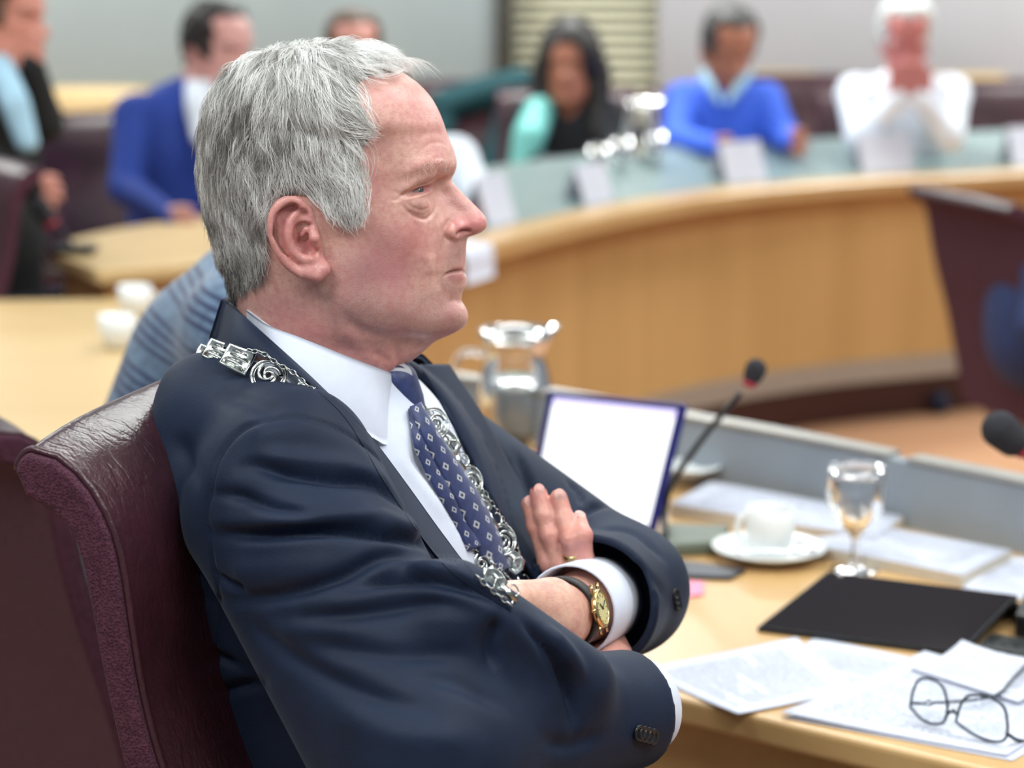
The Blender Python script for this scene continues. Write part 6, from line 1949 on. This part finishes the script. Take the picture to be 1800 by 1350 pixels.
# --- wine glass
gc = PZ(1502, 1003, ZT)
wg = empty('wine_glass', tuple(gc)); tag(wg, 'empty short-stemmed wine glass standing between cup and tablet', 'glass')
outer = [(0.0001, 0.0), (0.031, 0.0), (0.0318, 0.0016), (0.020, 0.003), (0.006, 0.0075), (0.0042, 0.020), (0.0045, 0.040), (0.009, 0.050), (0.022, 0.060), (0.0335, 0.078), (0.0385, 0.100), (0.0375, 0.122), (0.0352, 0.137)]
inner = [(0.0342, 0.137), (0.0365, 0.122), (0.0374, 0.100), (0.0324, 0.079), (0.021, 0.0625), (0.008, 0.055), (0.0001, 0.054)]
np_obj('bowl_and_stem', (lambda VF: (VF[0] + gc, VF[1]))(lathe(outer + inner, 48)), M_GLASS, wg)

# --- glass jug with water
jc = PZ(905, 783, ZT)
jug = empty('water_jug', tuple(jc)); tag(jug, 'glass water jug behind the far sleeve, left of the laptop', 'jug')
def jug_shell():
    n = 48; a = np.linspace(0, 2 * np.pi, n, endpoint=False)
    po = [(0.0001, 0), (0.050, 0), (0.056, 0.006), (0.060, 0.05), (0.060, 0.09), (0.053, 0.125), (0.046, 0.145), (0.050, 0.165), (0.057, 0.188)]
    pi = [(0.054, 0.188), (0.047, 0.165), (0.043, 0.146), (0.050, 0.125), (0.057, 0.09), (0.057, 0.05), (0.053, 0.010), (0.0001, 0.008)]
    rows = []
    for r, z in po + pi:
        rr = np.full(n, r); sp = np.exp(-(((a + np.pi) % (2 * np.pi) - np.pi) / 0.45)**2) * np.clip((z - 0.15) / 0.04, 0, 1)
        rows.append(np.stack([(rr + 0.016 * sp) * np.cos(a), rr * np.sin(a), np.full(n, z) + 0.010 * sp], 1))
    return np.concatenate(rows), grid_faces(len(rows), n, True)[:, ::-1]
V, F = jug_shell(); np_obj('vessel', (V + jc, F), M_GLASS, jug)
V, F = lathe([(0.0001, 0.0085), (0.0526, 0.0105), (0.0566, 0.05), (0.0566, 0.09), (0.0536, 0.110), (0.0001, 0.110)], 40); np_obj('water', (V + jc, F), M_WATER, jug)
np_obj('handle', tube_np(curve_pts([jc + [-0.044, 0, 0.150], jc + [-0.085, 0, 0.150], jc + [-0.098, 0, 0.11], jc + [-0.085, 0, 0.06], jc + [-0.058, 0, 0.045]], 20), 0.006, 10), M_GLASS, jug)

# --- black tablet on its stand and keyboard
NL, NR = PZ(1330, 1102, ZT + 0.006), PZ(1690, 1147, ZT + 0.006)
FL, FR = PZ(1455, 1003, ZT + 0.038), PZ(1790, 1045, ZT + 0.038)
tb = empty('tablet', tuple((NL + NR) / 2)); tag(tb, 'black tablet propped on a stand behind the printed sheets', 'tablet')
tn = np.cross(NR - NL, FL - NL); tn /= np.linalg.norm(tn); tn = tn if tn[2] > 0 else -tn
slab4('casing', [NL, NR, FR, FL], 0.008, tn, plain('tablet_case', srgb(40, 42, 46), 0.35, 0.5), tb, 0.002)
M_SCREENOFF = plain('dark_glass', srgb(24, 16, 19), 0.05, 0, 0.2, 4); 
ic = inset([NL, NR, FR, FL], 0.012, 0.012, 0.02, 0.02)
slab4('screen', [p + tn * 0.0005 for p in ic], 0.0004, tn, M_SCREENOFF, tb)
mdp = FL * .15 + FR * .85
slab4('stand', [FR - [0.06, 0.0, 0.009], FR - [0.0, 0.0, 0.009], FR + np.array([0.03, 0.05, -0.036]), FR + np.array([-0.03, 0.06, -0.036])], 0.004, (0, 0, 1), plain('stand_metal', srgb(120, 130, 138), 0.35, 0.6), tb, 0.001)
kbp = [PZ(1690, 1158, ZT + 0.006), PZ(1850, 1180, ZT + 0.006), PZ(1880, 1135, ZT + 0.006), PZ(1742, 1112, ZT + 0.006)]
kbt = empty('keyboard', tuple(np.mean(kbp, 0))); tag(kbt, 'dark flat keyboard partly hidden under the curled sheet and the tablet', 'keyboard')
slab4('body', kbp, 0.0058, (0, 0, 1), M_DKGREY, kbt, 0.0015)
for r in range(3):
    for q in range(6):
        f4 = inset(kbp, 0.06 + q * 0.15, 1 - (0.06 + q * 0.15 + 0.12), 0.12 + r * 0.28, 1 - (0.12 + r * 0.28 + 0.22)); slab4('key', [p + [0, 0, 0.0012] for p in f4], 0.0012, (0, 0, 1), M_BLACK, kbt)
cs = [PZ(1785, 1078, ZT + 0.03), PZ(1880, 1100, ZT + 0.03), PZ(1880, 1055, ZT + 0.03), PZ(1800, 1040, ZT + 0.03)]
o = slab4('black_case', cs, 0.0298, (0, 0, 1), M_BLACK, None, 0.004); tag(o, 'black case behind the corner of the tablet', 'case')
ph = [PZ(1180, 1010, ZT + 0.006), PZ(1285, 1013, ZT + 0.006), PZ(1312, 998, ZT + 0.006), PZ(1195, 983, ZT + 0.006)]
o = slab4('phone', ph, 0.0058, (0, 0, 1), plain('dark_slate', srgb(38, 42, 54), 0.4), None, 0.002); tag(o, 'dark slim phone lying between sleeve and saucer', 'phone')
pk = [PZ(1196, 1048, ZT + 0.003), PZ(1236, 1044, ZT + 0.003), PZ(1238, 1022, ZT + 0.003), PZ(1200, 1020, ZT + 0.003)]
o = slab4('sticky_note', pk, 0.0028, (0, 0, 1), plain('pink_paper', srgb(240, 150, 176), 0.8), None); tag(o, 'small pink sticky note pad beside the sleeve cuff', 'note')

# --- eyeglasses
M_FRAME = plain('dark_blue_frame', srgb(24, 34, 48), 0.3, 0, 0.1, 60)
eg = empty('eyeglasses', tuple(PZ(1690, 1290, ZT))); tag(eg, 'dark-rimmed eyeglasses standing on the printed sheets', 'eyeglasses')
_ya, _yb = PZ(1646, 1276, ZT + 0.0065)[1], PZ(1755, 1306, ZT + 0.0065)[1]
def gp(px, py): return PY(px, py, np.interp(px, [1646, 1755], [_ya, _yb]) if 1640 < px < 1760 else _ya + (px - 1646) / 109 * (_yb - _ya))
L1 = [(1600, 1243), (1605, 1215), (1617, 1194), (1640, 1195), (1658, 1209), (1665, 1240), (1661, 1266), (1646, 1273), (1622, 1266)]
L2 = [(1680, 1268), (1690, 1236), (1706, 1222), (1737, 1225), (1764, 1242), (1771, 1275), (1766, 1300), (1742, 1303), (1706, 1288)]
M_LENS = glass_material('lens_glass', (0.97, 0.99, 1, 1)); M_LENS.node_tree.nodes['Principled BSDF'].inputs['IOR'].default_value = 1.08
for L in (L1, L2):
    P_ = np.array([gp(*p) for p in L]); P_ = np.vstack([P_, P_[:1]]); Q = curve_pts(P_, 37)[:-1]
    np_obj('rim', tube_np(Q, 0.0015, 8, closed=True), M_FRAME, eg)
    c = Q.mean(0); n_ = np.cross(Q[9] - c, Q[0] - c); n_ /= np.linalg.norm(n_); n_ = n_ if n_[1] < 0 else -n_
    rows = [Q * s + c * (1 - s) + n_ * (0.0006 + 0.0016 * (1 - s * s)) for s in (1, .66, .33, .02)] + [Q * s + c * (1 - s) - n_ * 0.0006 + n_ * 0.0016 * (1 - s * s) for s in (.02, .33, .66, 1)]
    np_obj('lens', (np.concatenate(rows), grid_faces(8, 36, True)), M_LENS, eg)
np_obj('bridge', tube_np(curve_pts([gp(1661, 1262), gp(1672, 1250), gp(1684, 1256)], 10), 0.0017, 8), M_FRAME, eg)
for a, b in (((1664, 1248), (1669, 1238)), ((1684, 1256), (1680, 1246))):
    np_obj('nose_pad', tube_np([gp(*a), gp(*b) + np.array([0, 0.006, 0]), gp(*b) + np.array([0, 0.009, -0.006])], [0.0007, .0012, .0026], 7), M_CHROME, eg)
np_obj('temple', tube_np(curve_pts([gp(1601, 1236), PY(1640, 1236, _ya + 0.03), PY(1745, 1224, _ya + 0.08), PY(1782, 1192, _ya + 0.12), PZ(1822, 1150, ZT + 0.016)], 30), np.interp(np.arange(30), [0, 16, 29], [.0016, .0019, .0026]), 8), M_FRAME, eg)
np_obj('temple', tube_np(curve_pts([gp(1770, 1290), PY(1800, 1303, _yb + 0.012), PY(1880, 1296, _yb + 0.05), PZ(1960, 1265, ZT + .010)], 24), 0.0021, 8), M_FRAME, eg)

# ------------------------------------------------------------------ name cards, glasses and papers on the far desk
def desk_point(px, off):
    """point of the far desk behind its lip where the survey column px meets it"""
    best = None
    for k in range(len(LP)):
        q = LP[k] + LN[k] * off; x = proj(np.array([q[0], q[1], 0.82]))[0]
        if best is None or abs(x - px) < best[0]: best = (abs(x - px), k, q)
    return best[2], LN[best[1]]
def slope_z(off): return 0.801 + (off - 0.115) * (0.084 / 0.385) if off > 0.115 else 0.80
M_CARD = paper_material('card_print', False)
CARDG = 'white name cards on the curved desk'
for px, w, h_, lb in ((886, 0.17, 0.13, 'white folded name card nearest the face of the man in navy'), (1062, 0.165, 0.11, 'white folded name card before the dark-haired woman'), (1306, 0.175, 0.125, 'white folded name card before the man in the blue sweater'), (1556, 0.20, 0.125, 'white folded name card before the white-haired man'), (1812, 0.19, 0.125, 'white folded name card cut off by the edge')):
    q, n2 = desk_point(px, 0.125); tv = np.array([-n2[1], n2[0], 0]); tv = tv if tv[0] > 0 else -tv; nv = np.array([*n2, 0]); c = np.array([*q, slope_z(0.125) + 0.001])
    zb = slope_z(0.125 + 0.08) - slope_z(0.125)
    b = empty('name_card', tuple(c)); tag(b, lb, 'name card', CARDG)
    A, B = c - tv * w / 2, c + tv * w / 2; top = nv * 0.04 + [0, 0, h_]; A2, B2 = A + nv * 0.08 + [0, 0, zb], B + nv * 0.08 + [0, 0, zb]
    slab4('front_leaf', [A, B, B + top, A + top], 0.0008, -nv, M_CARD, b); slab4('back_leaf', [B2, A2, A + top, B + top], 0.0008, nv, M_CARD, b)
# white paper hung over the edge beside the chairman's face
q, n2 = desk_point(850, 0.0); tv = np.array([-n2[1], n2[0], 0]); tv = tv if tv[0] > 0 else -tv; nv = np.array([*n2, 0])
ctr = np.array([*q, 0.803]); G = np.zeros((10, 14, 3))
prof_ = [(0.30, 0.846), (0.20, 0.8245), (0.115, 0.806), (0.05, 0.803), (-0.003, 0.802), (-0.008, 0.785), (-0.009, 0.75), (-0.009, 0.74), (-0.009, 0.73), (-0.009, 0.72)]
pp = curve_pts(prof_, 14)
for i, s in enumerate(np.linspace(-0.12, 0.045, 10)):
    for j in range(14): G[i, j] = np.array([*q, 0]) + tv * s + nv * pp[j, 0] + [0, 0, pp[j, 1] + 0.001]
W, F = sheet(G, 0.0008); u = np.zeros((len(W), 2)); o = link('poster', mesh_np('poster', W, F, None, u), M_CARD); tag(o, 'white paper hanging over the desk edge beside the nose of the man in navy', 'paper')

def tumbler(px, off, label):
    q, _ = desk_point(px, off); z = slope_z(off)
    V, F = lathe([(0.0001, 0.002), (0.026, 0.0), (0.033, 0.095), (0.031, 0.095), (0.024, 0.006), (0.0001, 0.006)], 24)
    o = np_obj('tumbler', (V + [q[0], q[1], z + 0.004], F), M_GLASS); tag(o, label, 'glass')
tumbler(1098, 0.34, 'clear tumbler between the name card and the woman'); tumbler(1146, 0.36, 'clear tumbler beside the sleeve of the blue sweater'); tumbler(1050, 0.30, 'clear tumbler right behind the name card of the woman')
q, _ = desk_point(1122, 0.42)
V, F = jug_shell(); o = np_obj('glass_jug', (V * 0.95 + [q[0], q[1], slope_z(0.42) + 0.002], F), M_GLASS); tag(o, 'glass jug on the curved desk between woman and blue sweater', 'jug')
q, n2 = desk_point(1528, 0.45); c = np.array([*q, slope_z(0.45) + 0.03])
o = slab4('tablet_computer', [c + [-0.06, 0, 0], c + [0.06, 0, 0], c + [0.06, 0.02, 0.035], c + [-0.06, 0.02, 0.035]], 0.006, (0, -1, 0.3), M_BLACK, None); tag(o, 'black tablet standing before the white-haired man', 'tablet')
slab4('foot', [c + [-0.03, 0.01, 0.0], c + [0.03, 0.01, 0.0], c + [0.03, 0.04, 0], c + [-0.03, 0.04, 0]], 0.028, (0, 0, 1), M_BLACK, o)

# cups on the pale table
for px, py, lb in ((238, 556, 'white cup on the pale table by the shoulder of the striped sweater'), (206, 612, 'white cup on the pale table by the back of the striped sweater')):
    p = PZ(px, py, 0.741); c = empty('white_cup', tuple(p)); tag(c, lb, 'cup')
    V, F = lathe([(0.0001, 0.001), (0.024, 0.0), (0.034, 0.03), (0.036, 0.066), (0.034, 0.066), (0.031, 0.03), (0.0001, 0.006)], 24); np_obj('bowl', (V + p, F), M_WHITE, c)
    a_ = np.linspace(-1.9, 1.9, 12); np_obj('handle', tube_np(np.stack([p[0] + 0.032 + 0.014 * np.cos(a_), np.full(12, p[1]), p[2] + 0.036 + 0.018 * np.sin(a_)], 1), 0.004, 8), M_WHITE, c)
# microphone with a red ring on the left table
rb = PZ(130, 446, 0.801)
m3 = microphone([rb + [0, 0, 0.01], rb + np.array([-0.03, 0, 0.06]), PY(92, 400, rb[1])], PY(76, 372, rb[1]), (-0.5, 0, 0.9), 0.024, 0.05, tuple(rb), 'dark microphone with red ring on the corner of the side desk', 0.022)
slab4('base', [rb + [-.05, -.03, .018], rb + [.05, -.03, .018], rb + [.05, .05, .018], rb + [-.05, .05, .018]], 0.0178, (0, 0, 1), M_BLACK, m3, 0.003)

# plywood chairs along the wall
def ply_chair(label, x, y, deg):
    t = empty('plywood_chair'); tag(t, label, 'chair', 'plywood chairs by the wall')
    G = np.zeros((9, 9, 3))
    for i, yy in enumerate(np.linspace(-0.21, 0.21, 9)):
        for j, s in enumerate(np.linspace(0, 1, 9)): G[i, j] = (-0.20 - 0.10 * s - 0.03 * (1 - (yy / .21)**2), yy * (1 - 0.12 * s), 0.58 + 0.42 * s)
    np_obj('backrest', sheet(G, 0.012), M_BEECHPALE, t)
    G = np.zeros((9, 9, 3))
    for i, yy in enumerate(np.linspace(-0.21, 0.21, 9)):
        for j, s in enumerate(np.linspace(0, 1, 9)): G[i, j] = (-0.19 + 0.42 * s, yy, 0.45 + 0.015 * (yy / .21)**2)
    np_obj('seat', sheet_up(G, 0.012), M_BEECHPALE, t)
    for sx, sy in ((-1, -1), (-1, 1), (1, -1), (1, 1)):
        top = (-0.24, sy * .19, 0.75) if sx < 0 else (0.18, sy * .19, 0.44)
        np_obj('leg', tube_np(curve_pts([top, (-0.2 if sx < 0 else 0.18, sy * .20, 0.42), (sx * 0.24, sy * .22, 0.0)], 10), 0.011, 8), M_ALU, t)
    t.location = (x, y, 0); t.rotation_euler = (0, 0, math.radians(deg)); return t
for px, yy, lb in ((1712, 9.2, 'plywood chair behind the elbow of the white-haired man'), (1368, 9.35, 'plywood chair behind the man in the bright blue sweater'), (132, 8.3, 'plywood chair behind the man in the royal-blue suit')):
    ply_chair(lb, P(px, 180, yy)[0], yy, -90)
